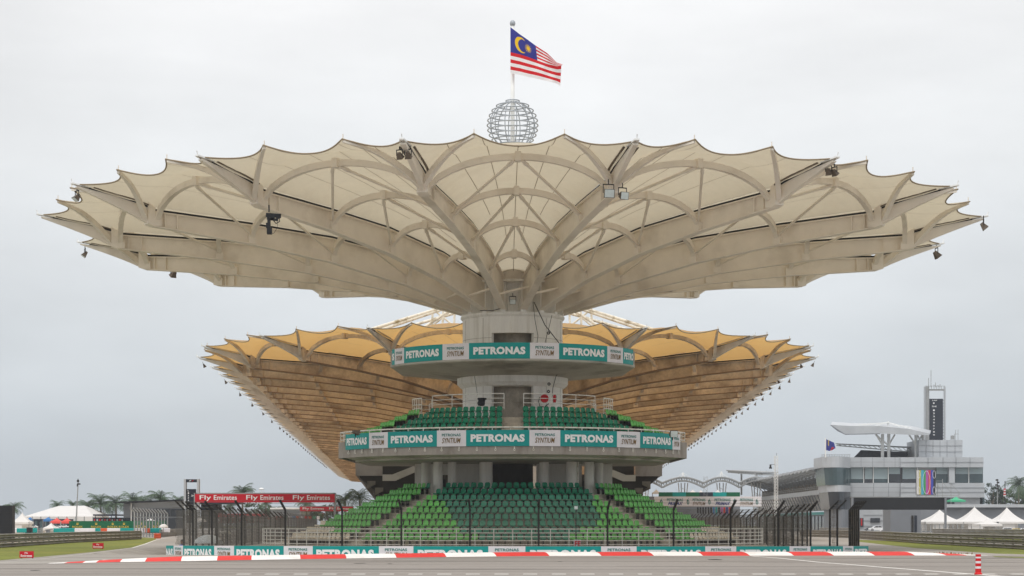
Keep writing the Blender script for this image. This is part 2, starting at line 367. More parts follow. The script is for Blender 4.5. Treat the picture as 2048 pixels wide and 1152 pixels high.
# rubber streaks laid along the racing line
M['rubber'] = mat('rubbered_asphalt', (122, 116, 110), .8, .15, .4, stretch=(.1, 2, 1))
mb = MB(); rnd_ = random.Random(3)
for i in range(26):
    y0 = rnd_.uniform(60, 97); x0 = rnd_.uniform(-40, 15); L_ = rnd_.uniform(12, 45); w_ = rnd_.uniform(.12, .5)*y0/70; a_ = []; b_ = []
    for k in range(13):
        u = k/12; ww = w_*sin(pi*min(1, max(0.02, u)))**.5; x = x0+L_*u; y = y0+.5*sin(u*2+i)
        if y > kerb_y(x)-1.2: y = kerb_y(x)-1.2
        a_.append((x, y-ww/2, .0072+.00004*i)); b_.append((x, y+ww/2, .0072+.00004*i))
    mb.grid([a_, b_])
struct(mb.build('road_rubber_markings', M['rubber']))
# kerb
mb = MB()
kx = np.linspace(KP[0][0], KP[-2][0]+.5, 80)
edges = [92, 128, 165, 210, 290, 365, 410, 470, 600, 660, 793, 975, 1083, 1205, 1308, 1420, 1500, 1588, 1665, 1760, 1830, 1900, 1960]
redpx = [(128, 165), (192, 240), (290, 362), (434, 503), (601, 693), (793, 893), (993, 1099), (1203, 1308), (1406, 1500), (1588, 1668), (1750, 1830), (1893, 1935)]
def kerbpt(px, back, up):
    lo, hi = -40., 40.
    for _ in range(40):
        mid = (lo+hi)/2; q = CX+F*mid/kerb_y(mid)
        if q < px: lo = mid
        else: hi = mid
    return (mid, kerb_y(mid)+back, up)
def kerb_run(mb, a, b, m):
    n = max(2, int((b-a)/14)); sl = 14
    prof = [(0, .006), (.55, .11), (1.15, .17), (1.5, .19), (1.52, -.1)]
    rows = []
    for i in range(n+1):
        p = a+(b-a)*i/n; rise = min(1, (p-88)/260, max(.05, (1990-p)/160)); rows.append([kerbpt(p-sl*k/4*.9, y, z*rise if z > .01 else z) for k, (y, z) in enumerate(prof)])
    mb.grid(rows, m)
cur = 92
mbk = MB()
for a, b in redpx:
    if a > cur: kerb_run(mbk, cur, a, 0)
    kerb_run(mbk, a, b, 1); cur = b
kerb_run(mbk, cur, 1985, 0)
struct(mbk.build('kerb', [M['kerb_white'], M['kerb_red']]))
# grass tuft verge behind the kerb
mb = MB()
for i in range(1400):
    px_ = random.choice([random.uniform(770, 1010), random.uniform(330, 400), random.uniform(1000, 1960), random.uniform(700, 1500)])
    a = kerbpt(px_, random.uniform(1.6, 2.6), .04); h = random.uniform(.05, .17); q = random.uniform(0, pi)
    mb.poly([(a[0]-.05*cos(q), a[1]-.05*sin(q), .0), (a[0]+.05*cos(q), a[1]+.05*sin(q), .0), (a[0]+random.uniform(-.05, .05), a[1], a[2]+h)])
M['verge'] = mat('dry_grass', (120, 96, 50), .95, .3, 1)
tag(mb.build('grass_tufts', M['verge']), 'dry brown grass tufts along the back of the red and white kerb', 'grass', kind='stuff')
def sheet(name, px, z, m):
    mb = MB(); mb.poly([G(a, b, z) for a, b in px]); return struct(mb.build(name, m))
sheet('grass_field', [(-80, 1126), (0, 1120.5), (100, 1112), (180, 1104.5), (264, 1095), (290, 1087.5), (312, 1079), (312, 1076), (283, 1075), (-80, 1090)], .004, M['grass'])
sheet('gravel_ground', [(-80, 1090), (283, 1074), (270, 1064.5), (-80, 1064.5)], .005, M['gravel'])
sheet('grass_strip', [(1704, 1079), (1830, 1084), (2130, 1096), (2130, 1110.5), (1990, 1107), (1830, 1096), (1704, 1082)], .004, M['grass'])
sheet('grass_bank', [(1910, 1072), (2130, 1078), (2130, 1088), (1960, 1078)], .004, M['grass'])
sheet('grass_edge', [(330, 1066), (372, 1064.5), (372, 1067), (350, 1069)], .004, M['grass'])
sheet('grass_verge', [(1985, 1112.3), (2130, 1116), (2130, 1118), (1990, 1114)], .012, M['grass'])
sheet('grass_ground', [(-3000, 1056), (5000, 1056), (5000, 1051.5), (-3000, 1051.5)], .006, M['grass'])
# ================================================================== CANOPY MODEL (radius, height over eye)
RB = [3.3, 8.2, 13.7, 19.4, 25.7]; ZB = [13.85, 15.25, 16.3, 16.98, 17.5]      # rib underside
DT = [1.9, 1.75, 1.5, 1.18, .9]
def zbot(r):
    if r <= 25.7: return float(np.interp(r, RB, ZB))
    u = min(1, (r-25.7)/4.7); return 17.5+1.85*(u**.85)
def ztop(r):
    if r <= 25.7: return zbot(r)+float(np.interp(r, RB, DT))
    u = min(1, (r-25.7)/4.7); return zbot(r)+.9*(1-u)+.16
ARCH = [(25.5, 19.5), (19.3, 18.72), (13.6, 17.86), (8.15, 16.75)]
def crown(r): return float(np.interp(r, [3.3, 8.15, 13.6, 19.3, 25.5, 30.4], [.1, .55, .95, 1.3, 1.75, 1.4]))
def dirv(a): return (sin(a), -cos(a))
class Frame:   # rib line: origin + angle
    def __init__(s, o, a, k=1.0): s.o = o; s.a = a; s.k = k
def fpt(f, r, z, off=0, zo=0):
    dx, dy = dirv(f.a); r = r*f.k; return (f.o[0]+r*dx-off*dy*1.0, f.o[1]+r*dy+off*dx, z+zo)
def mix(f, g, s):     # s -1..1
    k = (s+1)/2; return Frame((f.o[0]+(g.o[0]-f.o[0])*k, f.o[1]+(g.o[1]-f.o[1])*k), f.a+(g.a-f.a)*k, f.k)
def rib_mesh(f, zo, detail=True, fl=0, fw=.24, ft=.07):
    mb = MB(); rs = [3.35, 5.5, 8.2, 11, 13.7, 16.5, 19.4, 22.5, 25.55] if detail else [3.35, 13.7, 19.4, 25.55]
    for w_, lo, hi in ((.12, .06, .06), ):
        for a, b in zip(rs[:-1], rs[1:]):
            mb.hexa([fpt(f, a, zbot(a)+.05, -.06, zo), fpt(f, a, zbot(a)+.05, .06, zo), fpt(f, b, zbot(b)+.05, .06, zo), fpt(f, b, zbot(b)+.05, -.06, zo),
                     fpt(f, a, ztop(a)-.05, -.06, zo), fpt(f, a, ztop(a)-.05, .06, zo), fpt(f, b, ztop(b)-.05, .06, zo), fpt(f, b, ztop(b)-.05, -.06, zo)])
            for fn, dz in ((zbot, .0), (ztop, -.07)):
                h_ = ft if fn is zbot else .07
                mb.hexa([fpt(f, a, fn(a)+dz, -fw, zo), fpt(f, a, fn(a)+dz, fw, zo), fpt(f, b, fn(b)+dz, fw, zo), fpt(f, b, fn(b)+dz, -fw, zo),
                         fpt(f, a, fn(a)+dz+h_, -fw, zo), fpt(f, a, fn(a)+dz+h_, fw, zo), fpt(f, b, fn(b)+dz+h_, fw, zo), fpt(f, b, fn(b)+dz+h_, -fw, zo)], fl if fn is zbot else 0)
    # black strip above the rib, painting in the shadow of the gap
    if True:
        for a, b in zip(rs[:-1], rs[1:]):
            mb.hexa([fpt(f, a, ztop(a)+.0, -.17, zo), fpt(f, a, ztop(a), .17, zo), fpt(f, b, ztop(b), .17, zo), fpt(f, b, ztop(b), -.17, zo),
                 fpt(f, a, ztop(a)+.13, -.17, zo), fpt(f, a, ztop(a)+.13, .17, zo), fpt(f, b, ztop(b)+.13, .17, zo), fpt(f, b, ztop(b)+.13, -.17, zo)], 1)
    # stiffeners
    if detail:
        for a in (24.1, 24.9, 25.5):
            z0, z1 = zbot(a)+.06, ztop(a)-.06
            for s in (-1, 1): mb.hexa([fpt(f, a-.03, z0, s*.06, zo), fpt(f, a+.03, z0, s*.06, zo), fpt(f, a+.03, z0, s*.22, zo), fpt(f, a-.03, z0, s*.22, zo),
                                       fpt(f, a-.03, z1, s*.06, zo), fpt(f, a+.03, z1, s*.06, zo), fpt(f, a+.03, z1, s*.22, zo), fpt(f, a-.03, z1, s*.22, zo)])
    # elbow block and outer arm
    for a, b in ((25.55, 26.0),):
        mb.hexa([fpt(f, a, zbot(25.7)-.02, -.3, zo), fpt(f, a, zbot(25.7)-.02, .3, zo), fpt(f, b, zbot(25.9), .3, zo), fpt(f, b, zbot(25.9), -.3, zo),
                 fpt(f, a, ztop(25.6)+.2, -.3, zo), fpt(f, a, ztop(25.6)+.2, .3, zo), fpt(f, b, ztop(25.9)+.2, .3, zo), fpt(f, b, ztop(25.9)+.2, -.3, zo)])
    rs2 = np.linspace(26.0, 30.3, 7 if detail else 3)
    rows = []
    for a in rs2:
        h = .17; rows.append([fpt(f, a, zbot(a), -h*.75, zo), fpt(f, a, zbot(a), h*.75, zo), fpt(f, a, ztop(a)-.1, h, zo), fpt(f, a, ztop(a)-.1, -h, zo)])
    mb.grid(rows, 4, closed=True); mb.poly(rows[-1], 4)
    if detail:
        rows = [[fpt(f, a, ztop(a)-.1, -.2, zo), fpt(f, a, ztop(a)-.1, .2, zo), fpt(f, a, ztop(a), .2, zo), fpt(f, a, ztop(a), -.2, zo)] for a in np.linspace(26, 29.6, 7)]
        mb.grid(rows, 1, closed=True)
        for s in (-1, 1):   # brown clamp battens beside the arm
            rows = [[fpt(f, a, ztop(a)-.02, s*.3, zo), fpt(f, a, ztop(a)-.02, s*.42, zo), fpt(f, a, ztop(a)+.04, s*.42, zo), fpt(f, a, ztop(a)+.04, s*.3, zo)] for a in np.linspace(26, 29.4, 14)]
            mb.grid(rows, 3, closed=True)
    # white tip plate with bolts
    mb.hexa([fpt(f, 29.5, ztop(29.5)-.02, -.3, zo), fpt(f, 29.5, ztop(29.5)-.02, .3, zo), fpt(f, 30.6, ztop(30.4), .12, zo), fpt(f, 30.6, ztop(30.4), -.12, zo),
             fpt(f, 29.5, ztop(29.5)+.05, -.3, zo), fpt(f, 29.5, ztop(29.5)+.05, .3, zo), fpt(f, 30.6, ztop(30.4)+.08, .12, zo), fpt(f, 30.6, ztop(30.4)+.08, -.12, zo)], 2)
    if detail:
        mb.tube(fpt(f, 30.45, ztop(30.4)-.05, 0, zo), fpt(f, 30.6, ztop(30.4)+.3, 0, zo), .03, 5, 2)
        mb.tube(fpt(f, 29.7, ztop(29.7), .1, zo), fpt(f, 29.7, ztop(29.7)+.22, .1, zo), .025, 5, 2)
    return mb
PK = .40   # edge peak position in s
def edge_prof(s):   # radius and height of the scalloped edge
    a = abs(s)
    if a <= PK: u = a/PK; return 28.35+1.15*(abs(u)**2.2), 19.52+.42*(u**2.2)
    u = (a-PK)/(1-PK); v = 2*u-1; sag = 1-v*v
    return 29.5+.9*u-1.25*sag, 19.92-.42*u-.12*sag
def memb_z(f, r, s):
    q = max(0., 1-s*s); zr = ztop(r)+.12
    if r <= 25.5: 
        n = 0
        return zr+crown(r)*(q**.75)
    re, ze = edge_prof(s); u = (r-25.5)/max(.1, re-25.5)
    za = ztop(25.5)+.12+crown(25.5)*(q**.75)
    return za+(ze-za)*u-.12*sin(pi*u)
def membrane_mesh(fa, fb, zo, ns=16, nr=14, seams=True):
    mb = MB(); rows = []
    S = sorted(set(list(np.linspace(-.985, .985, ns+1))+[-PK, PK]))
    for i in range(nr+7):
        row = []
        for s in S:
            f = mix(fa, fb, s); re, ze = edge_prof(s)
            r = 3.4+(25.5-3.4)*i/nr if i <= nr else 25.5+(re-25.5)*(i-nr)/6
            row.append(fpt(f, r, memb_z(f, r, s), 0, zo))
        rows.append(row)
    mb.grid(rows)
    if seams:
        for s in (-.66, -.33, 0, .33, .66):
            a = []; b = []
            for i in range(nr+7):
                re, ze = edge_prof(s); k = .8+.2*min(1, i/nr) if s else 1
                if i < (3 if abs(s) < .5 else 6) and s: continue
                sk = s*k; re, ze = edge_prof(sk)
                r = 3.6+(25.5-3.6)*i/nr if i <= nr else 25.5+(re-25.5)*(i-nr)/6
                f = mix(fa, fb, sk); p = fpt(f, r, memb_z(f, r, sk)-.035, -.018, zo); q = fpt(f, r, memb_z(f, r, sk)-.035, .018, zo); a.append(p); b.append(q)
            mb.grid([a, b], 1)
        # edge cable
        ed = []
        for s in np.linspace(-1, 1, 41):
            re, ze = edge_prof(s); ed.append(fpt(mix(fa, fb, s), re, ze, 0, zo))
        mb.path(ed, .045, 5, 1)
    return mb
def arch_mesh(fa, fb, zo, k, n=14, w=.3, h=.34):
    r0, za = ARCH[k]; mb = MB(); rows = []
    zf = zbot(r0)+.35
    for i in range(n+1):
        s = -1+2*i/n; f = mix(fa, fb, s*.985); q = max(0, 1-abs(s)**2.1)
        z = zf+(za-zf)*q**.72; lean = .9*q
        r = r0-.1+lean*(.35 if k else .1)
        rows.append([fpt(f, r-w/2, z-h/2, 0, zo), fpt(f, r+w/2, z-h/2, 0, zo), fpt(f, r+w/2, z+h/2, 0, zo), fpt(f, r-w/2, z+h/2, 0, zo)])
    mb.grid(rows, closed=True); mb.poly(rows[0]); mb.poly(rows[-1])
    # apex clamp, foot brackets
    f = mix(fa, fb, 0); mb.hexa([fpt(f, r0+a+(.2 if k else 0), za-.25+c, b, zo) for c in (0, .5) for a, b in ((-.25, -.16), (.3, -.16), (.3, .16), (-.25, .16))])
    for s in (-1, 1):
        f = mix(fa, fb, s*.975); mb.hexa([fpt(f, r0-.1+a, zf-.3+c, b, zo) for c in (0, .5) for a, b in ((-.25, -.18), (.25, -.18), (.25, .18), (-.25, .18))])
    return mb
def strut_mesh(f, g, zo, s):   # curved arm from the elbow of rib f to the near edge peak
    re, ze = edge_prof(s); e = fpt(mix(f, g, s), re-.1, ze-.1, 0, zo); b = fpt(f, 26.0, zbot(25.7)+.45, 0, zo)
    pts = []; rr = []
    for i in range(9):
        u = i/8; x = b[0]+(e[0]-b[0])*u; y = b[1]+(e[1]-b[1])*u; z = b[2]+(e[2]-b[2])*u+.42*sin(pi*u); pts.append((x, y, z)); rr.append(.21-.1*u)
    mb = MB(); mb.path(pts, rr, 4, flat=1.2); mb.tube(e, (e[0], e[1], e[2]+.35), .03, 5)
    return mb
def brace_mesh(fa, fb, zo, k):
    r0, za = ARCH[k]; r1, _ = ARCH[k+1]; mb = MB(); top = fpt(mix(fa, fb, 0), r0+.15, za-.15, 0, zo)
    for s in (-1, 1):
        ft = fpt(mix(fa, fb, s*.95), r1, zbot(r1)+.6, 0, zo); t0 = fpt(mix(fa, fb, s*.04), r0+.1, za-.2, 0, zo)
        mb.path([t0, [t0[i]*.93+ft[i]*.07 for i in range(3)], [t0[i]*.9+ft[i]*.1 for i in range(3)], ft], [.07, .13, .09, .075], 6)
    return mb
# ---------------- umbrella canopy
Z0 = EYE
um = root('umbrella_canopy', 'huge round beige umbrella-shaped membrane canopy spreading over the green-seated stand', 'canopy', (CEN[0], CEN[1], 15.3))
ph0 = radians(.64)
ribs = [Frame(CEN, ph0+radians(11.25+22.5*i)) for i in range(16)]
for i in range(16):
    f = ribs[i]; g = Frame(CEN, ph0+radians(11.25+22.5*(i+1)))
    rib_mesh(f, Z0).build('rib', [M['beam'], M['dark_gap'], M['white_steel'], M['trunk'], M['beam']], um)
    membrane_mesh(f, g, Z0).build('membrane', [M['membrane'], M['seam']], um, smooth=True)
    for k in range(4): arch_mesh(f, g, Z0, k).build('arch', M['beam'], um)
    strut_mesh(f, g, Z0, -PK).build('edge_strut', M['beam'], um); strut_mesh(g, f, Z0, -PK).build('edge_strut', M['beam'], um)
    for k in range(3): brace_mesh(f, g, Z0, k).build('brace', M['beam'], um)
mb = MB()
for i in range(16):
    f = ribs[i]; g = ribs[(i+1) % 16]
    mb.tube(fpt(f, 5.2, zbot(5.2)+.25, 0, Z0), fpt(g, 5.2, zbot(5.2)+.75, 0, Z0), .08, 6)
mb.build('hub_tie', M['beam'], um)
mb = MB(); mb.sector([(2.35, 15.2), (2.55, 15.2), (2.55, 17.3), (2.35, 17.3)], 0, 2*pi, 32, caps=False)
mb.sector([(2.3, 17.28), (3.75, 17.28), (3.75, 17.42), (2.3, 17.42)], 0, 2*pi, 32, caps=False)
for i in range(16):
    f = ribs[i]; mb.hexa([fpt(f, a, z, b, 0) for z in (15.35, 17.25) for a, b in ((2.5, -.16), (3.4, -.16), (3.4, .16), (2.5, .16))])
mb.build('hub', M['wall'], um)
mb = MB(); mb.sector([(3.7, 17.4), (4.4, 18.0), (1.2, 18.5), (0, 18.55)], 0, 2*pi, 32, caps=False, close=False); mb.build('hub_cap', M['beam'], um)
# ================================================================== GRANDSTAND TOWER
tw = root('grandstand_tower', 'round tiered grandstand with a white central column and two advertising-wrapped decks', 'grandstand', (CEN[0], CEN[1], -.6))
th = radians
# column with door slots
so_ = math.asin(1.36/3.3)
mb = MB()
def ring_wall(mb, r0, r1, z0, z1, a0, a1, n=24, m=0): mb.sector([(r0, z0), (r1, z0), (r1, z1), (r0, z1)], a0, a1, n, m=m)
ring_wall(mb, 2.95, 3.3, 8.3, 15.1, so_, 2*pi-so_, 48)
for z0, z1 in ((14.0, 15.1), (10.65, 11.4)): ring_wall(mb, 2.95, 3.3, z0, z1, -so_, so_, 12)
mb.build('column', M['wall'], tw, smooth=False)
for a in (-2.4, -1.2, -.62, .72, 1.25, 2.3):
    mb = MB(); mb.sector([(3.298, 8.4), (3.308, 8.4), (3.308, 15.0), (3.298, 15.0)], a, a+.006, 1); mb.build('wall_joint', M['parapet'], tw)
for z in (9.7, 12.4, 13.7):
    mb = MB(); mb.sector([(3.298, z), (3.307, z), (3.307, z+.02), (3.298, z+.02)], so_, 2*pi-so_, 48); mb.build('wall_joint', M['parapet'], tw)
mb = MB(); ring_wall(mb, 0.2, 2.1, 8.3, 15.1, 0, 2*pi, 32); mb.build('column_core', M['concrete'], tw)
mb = MB(); mb.sector([(3.2, 15.05), (3.36, 15.1), (3.44, 15.2), (3.44, 15.3), (3.38, 15.36), (.5, 15.36), (.5, 15.1)], 0, 2*pi, 64, caps=False); mb.build('cornice', M['wall'], tw)
mb = MB(); mb.sector([(3.0, 10.55), (3.4, 10.6), (3.66, 10.85), (3.66, 11.3), (3.0, 11.35)], 0, 2*pi, 64, caps=False); mb.build('column_capital', M['wall'], tw)
# upper disc
E1 = th(66)
def plan(r, a1, back, n=48, rc=1.2):   # outline points (x,y) from right-back round the front to left-back
    pts = []
    for i in range(n+1):
        t = -a1+2*a1*i/n; pts.append((CEN[0]+r*sin(t), CEN[1]-r*cos(t)))
    xe, ye = pts[-1]; dx, dy = cos(a1), sin(a1)
    arc = []
    # rounded corner turning from tangent to straight back
    R = rc; t0 = pi/2-a1
    cx_, cy_ = CEN[0]+(r-R)*sin(a1), CEN[1]-(r-R)*cos(a1)
    for i in range(1, 9):
        t = a1+(pi/2+.25-a1)*i/8; arc.append((cx_+R*sin(t), cy_-R*cos(t)))
    last = arc[-1]; arc.append((last[0]-.25*back*.0-.3, last[1]+back))
    left = [(2*CEN[0]-x, y) for x, y in arc[::-1]]
    return left+pts+arc
def slab(mb, pl, z0, z1, m=0, m_bot=None):
    n = len(pl); i = len(mb.v); mb.v += [(x, y, z0) for x, y in pl]+[(x, y, z1) for x, y in pl]
    mb.f.append(tuple(range(i, i+n))[::-1]); mb.m.append(m); mb.f.append(tuple(range(i+n, i+2*n))); mb.m.append(m)
    for k in range(n):
        k2 = (k+1) % n; mb.f.append((i+k, i+k2, i+n+k2, i+n+k)); mb.m.append(m)
def loft(mb, pa, za, pb, zb, m=0):
    mb.grid([[(x, y, za) for x, y in pa], [(x, y, zb) for x, y in pb]], m, closed=True)
def shell(mb, pl, off, z0, z1, m=0):  # thin wall that follows an outline, open at the back
    c = []
    for k, (x, y) in enumerate(pl):
        a = pl[max(0, k-1)]; b = pl[min(len(pl)-1, k+1)]; tx, ty = b[0]-a[0], b[1]-a[1]; L = sqrt(tx*tx+ty*ty); c.append((x-ty/L*off, y+tx/L*off))
    mb.grid([[(x, y, z0), (x, y, z1), (c[i][0], c[i][1], z1), (c[i][0], c[i][1], z0)] for i, (x, y) in enumerate(pl)], m, closed=True)
pd = plan(8.5, E1, 6, rc=1.5); pi_ = plan(4.2, E1, 3, rc=1.0)
mb = MB(); slab(mb, pd, 11.78, 11.95); loft(mb, pd, 11.78, plan(8.4, E1, 6, rc=1.5), 11.72); loft(mb, plan(8.4, E1, 6, rc=1.5), 11.72, pi_, 11.25)
mb.poly([(x, y, 11.25) for x, y in pi_][::-1]); mb.build('viewing_disc', M['soffit'], tw)
mb = MB(); shell(mb, pd, .15, 11.95, 12.78); mb.build('disc_parapet', M['parapet'], tw)
# upper seating deck
dk = plan(12.0, E1, 8, rc=1.6)
mb = MB(); slab(mb, dk, 6.0, 6.62); loft(mb, dk, 6.0, plan(10.9, E1, 8, rc=1.4), 5.72); slab(mb, plan(10.9, E1, 8, rc=1.4), 5.62, 5.72); mb.build('deck_slab', M['soffit'], tw)
mb = MB(); shell(mb, plan(12.03, E1, 8, rc=1.6), .2, 5.84, 6.85); mb.build('deck_parapet', M['parapet'], tw)
# deck hooks under the banner (white cable hooks)
mb = MB()
for px in (697, 710, 724, 744, 766, 791, 819, 850, 883, 918, 954, 991, 1029, 1067, 1104, 1140, 1174, 1207, 1238, 1266, 1291, 1312, 1331, 1346, 1357):
    mb = MB(); t = th_px(px, 12.1); p = pol(12.1, t, 6.3); mb.tube(p, (p[0], p[1], 6.16), .035, 6); mb.path([(p[0]+.05*cos(a), p[1], 6.12+.06*sin(a)) for a in np.linspace(0, 2*pi, 9)[:-1]], .022, 5, closed=True)
    mb.build('cable_hook', M['rail'], tw)
def terrace(rs, z0, rise, a, name, r_in, m, zb):
    # rs: radii of row fronts from outer to inner; steps rise inwards
    mb = MB(); prof = []
    n = len(rs); z = z0
    prof.append((rs[0]+.55, zb)); prof.append((rs[0]+.55, z))
    for k in range(n-1):
        rr = rs[k]-.36; prof.append((rr, z)); z += rise; prof.append((rr, z))
    prof.append((r_in, z)); prof.append((r_in, z-.25))
    # sloping underside
    prof.append((rs[0]+.3, zb))
    mb.sector(prof, -a, a, 64)
    mb.build(name, m, tw)
UR = [7.2+.93*k for k in range(4)][::-1]; LR = [7.5+.91*k for k in range(9)][::-1]
terrace(UR, 7.1, .40, th(74), 'upper_terrace', 3.0, M['concrete'], 6.6)
terrace(LR, .36, .397, th(76), 'lower_terrace', 2.0, M['concrete'], -.6)
# small aisle steps
mb = MB()
for a0, RR, z0, rise in [(0, UR, 7.1, .40)]+[(s*th(39.5), LR, .36, .397) for s in (-1, 1)]+[(s*th(52), UR, 7.1, .40) for s in (-1, 1)]:
    for k, r in enumerate(RR[:-1]):
        mb = MB(); hw = .5/r; mb.sector([(r-.36, z0+k*rise), (r-.06, z0+k*rise), (r-.06, z0+k*rise+rise/2), (r-.36, z0+k*rise+rise/2)], a0-hw, a0+hw, 3)
        mb.build('aisle_step', M['concrete'], tw)
# concourse under the deck: core, pillars, walls
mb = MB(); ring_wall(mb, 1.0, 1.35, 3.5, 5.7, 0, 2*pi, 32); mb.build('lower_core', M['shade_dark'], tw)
for px, r, w_ in ((852, 6.3, .3), (876, 6.6, .3), (904, 5.6, .27), (972, 4.4, .42), (1088, 4.6, .31), (1143, 6.0, .33), (1178, 6.5, .3), (1198, 6.2, .27)):
    t = th_px(px, r); c = pol(r, t, 0); mb = MB()
    mb.sector([(0, 3.5), (w_, 3.5), (w_, 5.66), (0, 5.66)], 0, 2*pi, 20, c=(c[0], c[1]), close=False); mb.build('pillar', M['wall'], tw, smooth=False)
mb = MB(); c = pol(6.2, th_px(1156, 6.2), 0); mb.tube((c[0], c[1], 3.5), (c[0], c[1], 5.7), .07, 8); mb.build('downpipe', M['rail'], tw)
mb = MB()
for x0, x1 in ((-6.4, -4.75), (-4.0, -1.4), (1.6, 4.6), (5.2, 6.6)): mb = MB(); mb.box(x0, x1, 127.4, 127.6, 3.5, 5.64); mb.build('concourse_wall', M['wall'], tw)
mb = MB(); mb.box(-4.75, -4.0, 127.4, 127.6, 4.9, 5.64); mb.build('door_lintel', M['wall'], tw)
mb = MB(); mb.box(4.62, 5.15, 126.9, 127.2, 3.5, 4.5); mb.build('service_box', M['iron'], tw)
mb = MB(); mb.box(-4.7, -4.35, 127.0, 127.2, 3.5, 4.6); mb.build('service_box', M['iron'], tw)
# railings on the tower
def rail_arc(mb, r, a0, a1, zs, n, posts, rad=.028, c=None):
    for z in zs: mb.path([pol(r, a0+(a1-a0)*i/n, z) for i in range(n+1)], rad*(1.3 if z == max(zs) else .8), 6)
    for i in range(posts+1):
        t = a0+(a1-a0)*i/posts; mb.tube(pol(r, t, min(zs)-.12), pol(r, t, max(zs)), rad, 6)
for a, b in ((865, 1008), (1047, 1190)):
    mb = MB(); rail_arc(mb, 6.6, th_px(a, 6.6), th_px(b, 6.6), (8.98, 9.27, 9.56, 9.85), 16, 3); mb.build('upper_railing', M['rail'], tw)
for s in (-1, 1):
    mb = MB(); t0 = s*th(64); rail_arc(mb, 6.9, t0-th(6), t0+th(6), (8.6, 8.85, 9.1, 9.35, 9.75), 6, 4)
    for z in (8.85, 9.1, 9.35, 9.75): mb.tube(pol(6.9, t0, z), pol(5.6, s*th(70), z), .022, 5)
    mb.tube(pol(5.6, s*th(70), 8.3), pol(5.6, s*th(70), 9.75), .03, 6)
    for z in (8.9, 9.4): mb.tube(pol(6.6, s*th(48), z), pol(6.2, s*th(60), z), .022, 5)
    mb.tube(pol(6.2, s*th(60), 8.3), pol(6.2, s*th(60), 9.4), .03, 6)
    mb.build('end_railing', M['rail'], tw)
pr = plan(11.9, E1, 3, rc=1.5)
mb = MB(); mb.path([(x, y, 7.47) for x, y in pr], .045, 6)
for z in (6.75, 7.0, 7.25): mb.path([(x, y, z) for x, y in pr], .025, 5)
acc = 0
for (x0, y0), (x1, y1) in zip(pr[:-1], pr[1:]):
    L = sqrt((x1-x0)**2+(y1-y0)**2); k = 0
    while acc <= L: mb.tube((x0+(x1-x0)*acc/L, y0+(y1-y0)*acc/L, 6.6), (x0+(x1-x0)*acc/L, y0+(y1-y0)*acc/L, 7.47), .03, 6); acc += 1.1
    acc -= L
mb.build('deck_railing', M['rail'], tw)
mb = MB(); rail_arc(mb, 16.4, th(-84), th(84), (.46, .69, .92, 1.14, 1.37), 60, 44, .03)
mb.build('front_railing', M['rail'], tw)
# front walkway slab
mb = MB(); mb.sector([(13.5, -.62), (16.7, -.62), (16.7, .3), (13.5, .3)], th(-86), th(86), 60); mb.build('walkway', M['concrete'], tw)
# cracks / hanging cables on the column
mb = MB()
for pts, r in (([(1068, 604), (1090, 650), (1118, 686)], .03), ([(1066, 604), (1070, 640), (1076, 672), (1074, 686)], .018), ([(1104, 630), (1098, 655), (1090, 686)], .018), ([(1118, 744), (1112, 752), (1106, 775), (1104, 795)], .02), ([(949, 752), (952, 770), (955, 790)], .016), ([(960, 621), (985, 621), (1005, 616)], .025)):
    mb = MB(); mb.path([P(a, b, 124.55) for a, b in pts], r, 5); mb.build('loose_cable', M['iron'], tw)
mb = MB()
for x, y in ((1097, 666), (1098, 768), (1097, 783)): a = P(x, y, 124.55); mb.path([(a[0]+.07*cos(q), a[1], a[2]+.07*sin(q)) for q in np.linspace(0, 2*pi, 11)[:-1]], .04, 5, closed=True)
mb.build('wall_socket', M['iron'], tw)
# ------------------------------------------------------------ advertising wraps
def arc_fn(r, t0, t1, z0, z1): return lambda u, v: pol(r, t0+(t1-t0)*u, z0+(z1-z0)*v)
def wrap(name, label, r, z0f, z1f, spans, cut=0):
    rt = root(name, label, 'banner', pol(r, 0, z0f(0)), 'teal and white sponsor banners')
    for (a, b, kind, txt) in spans:
        ta, tb = th_px(a, r), th_px(b, r)
        mb = MB(); n = max(2, int(abs(tb-ta)*r/.5))
        rows = []
        for i in range(n+1):
            t = ta+(tb-ta)*i/n; rows.append([pol(r, t, z0f(t)), pol(r, t, z1f(t)), pol(r-.04, t, z1f(t)), pol(r-.04, t, z0f(t))])
        mb.grid(rows, closed=True); mb.poly(rows[0]); mb.poly(rows[-1])
        p = mb.build('teal_panel' if kind == 't' else 'white_panel', M['teal'] if kind == 't' else M['vinyl_white'], rt)
        fn = lambda u, v: pol(r+.02, ta+(tb-ta)*u, z0f(ta+(tb-ta)*u)*(1-v)+z1f(ta+(tb-ta)*u)*v)
        lt = MB()
        if kind == 't':
            if txt == 'PETRO': put_text(lt, 'PETRO', fn, .08, .98, .27, .73, bold=.058)
            elif txt == 'S': put_text(lt, 'S', fn, .15, .9, .27, .73, bold=.058)
            elif txt == 'RONAS': put_text(lt, 'ONAS', fn, .02, .9, .27, .73, bold=.058)
            else: put_text(lt, 'PETRONAS', fn, .075, .925, .26, .74, bold=.058)
            lt.build('lettering', M['text_white'], p)
        else:
            put_text(lt, 'PETRONAS', fn, .18, .82, .62, .79, bold=.02)
            put_text(lt, 'SYNTIUM', fn, .18, .82, .2, .53, m=1, bold=.012, shear=.25)
            lt.build('lettering', [M['text_teal'], M['text_gold']], p)
    return rt
wrap('advertising_banner', 'teal and white sponsor band wrapped round the small upper disc of the column', 8.55, lambda t: 11.88, lambda t: 12.87,
     [(784, 789.5, 't', 'S'), (789.5, 808, 'w', ''), (808, 885, 't', ''), (885, 938, 'w', ''), (938, 1060, 't', ''), (1060, 1118, 'w', ''), (1118, 1214.6, 't', ''), (1214.6, 1246, 'w', ''), (1246, 1266.5, 't', 'PETRO')])
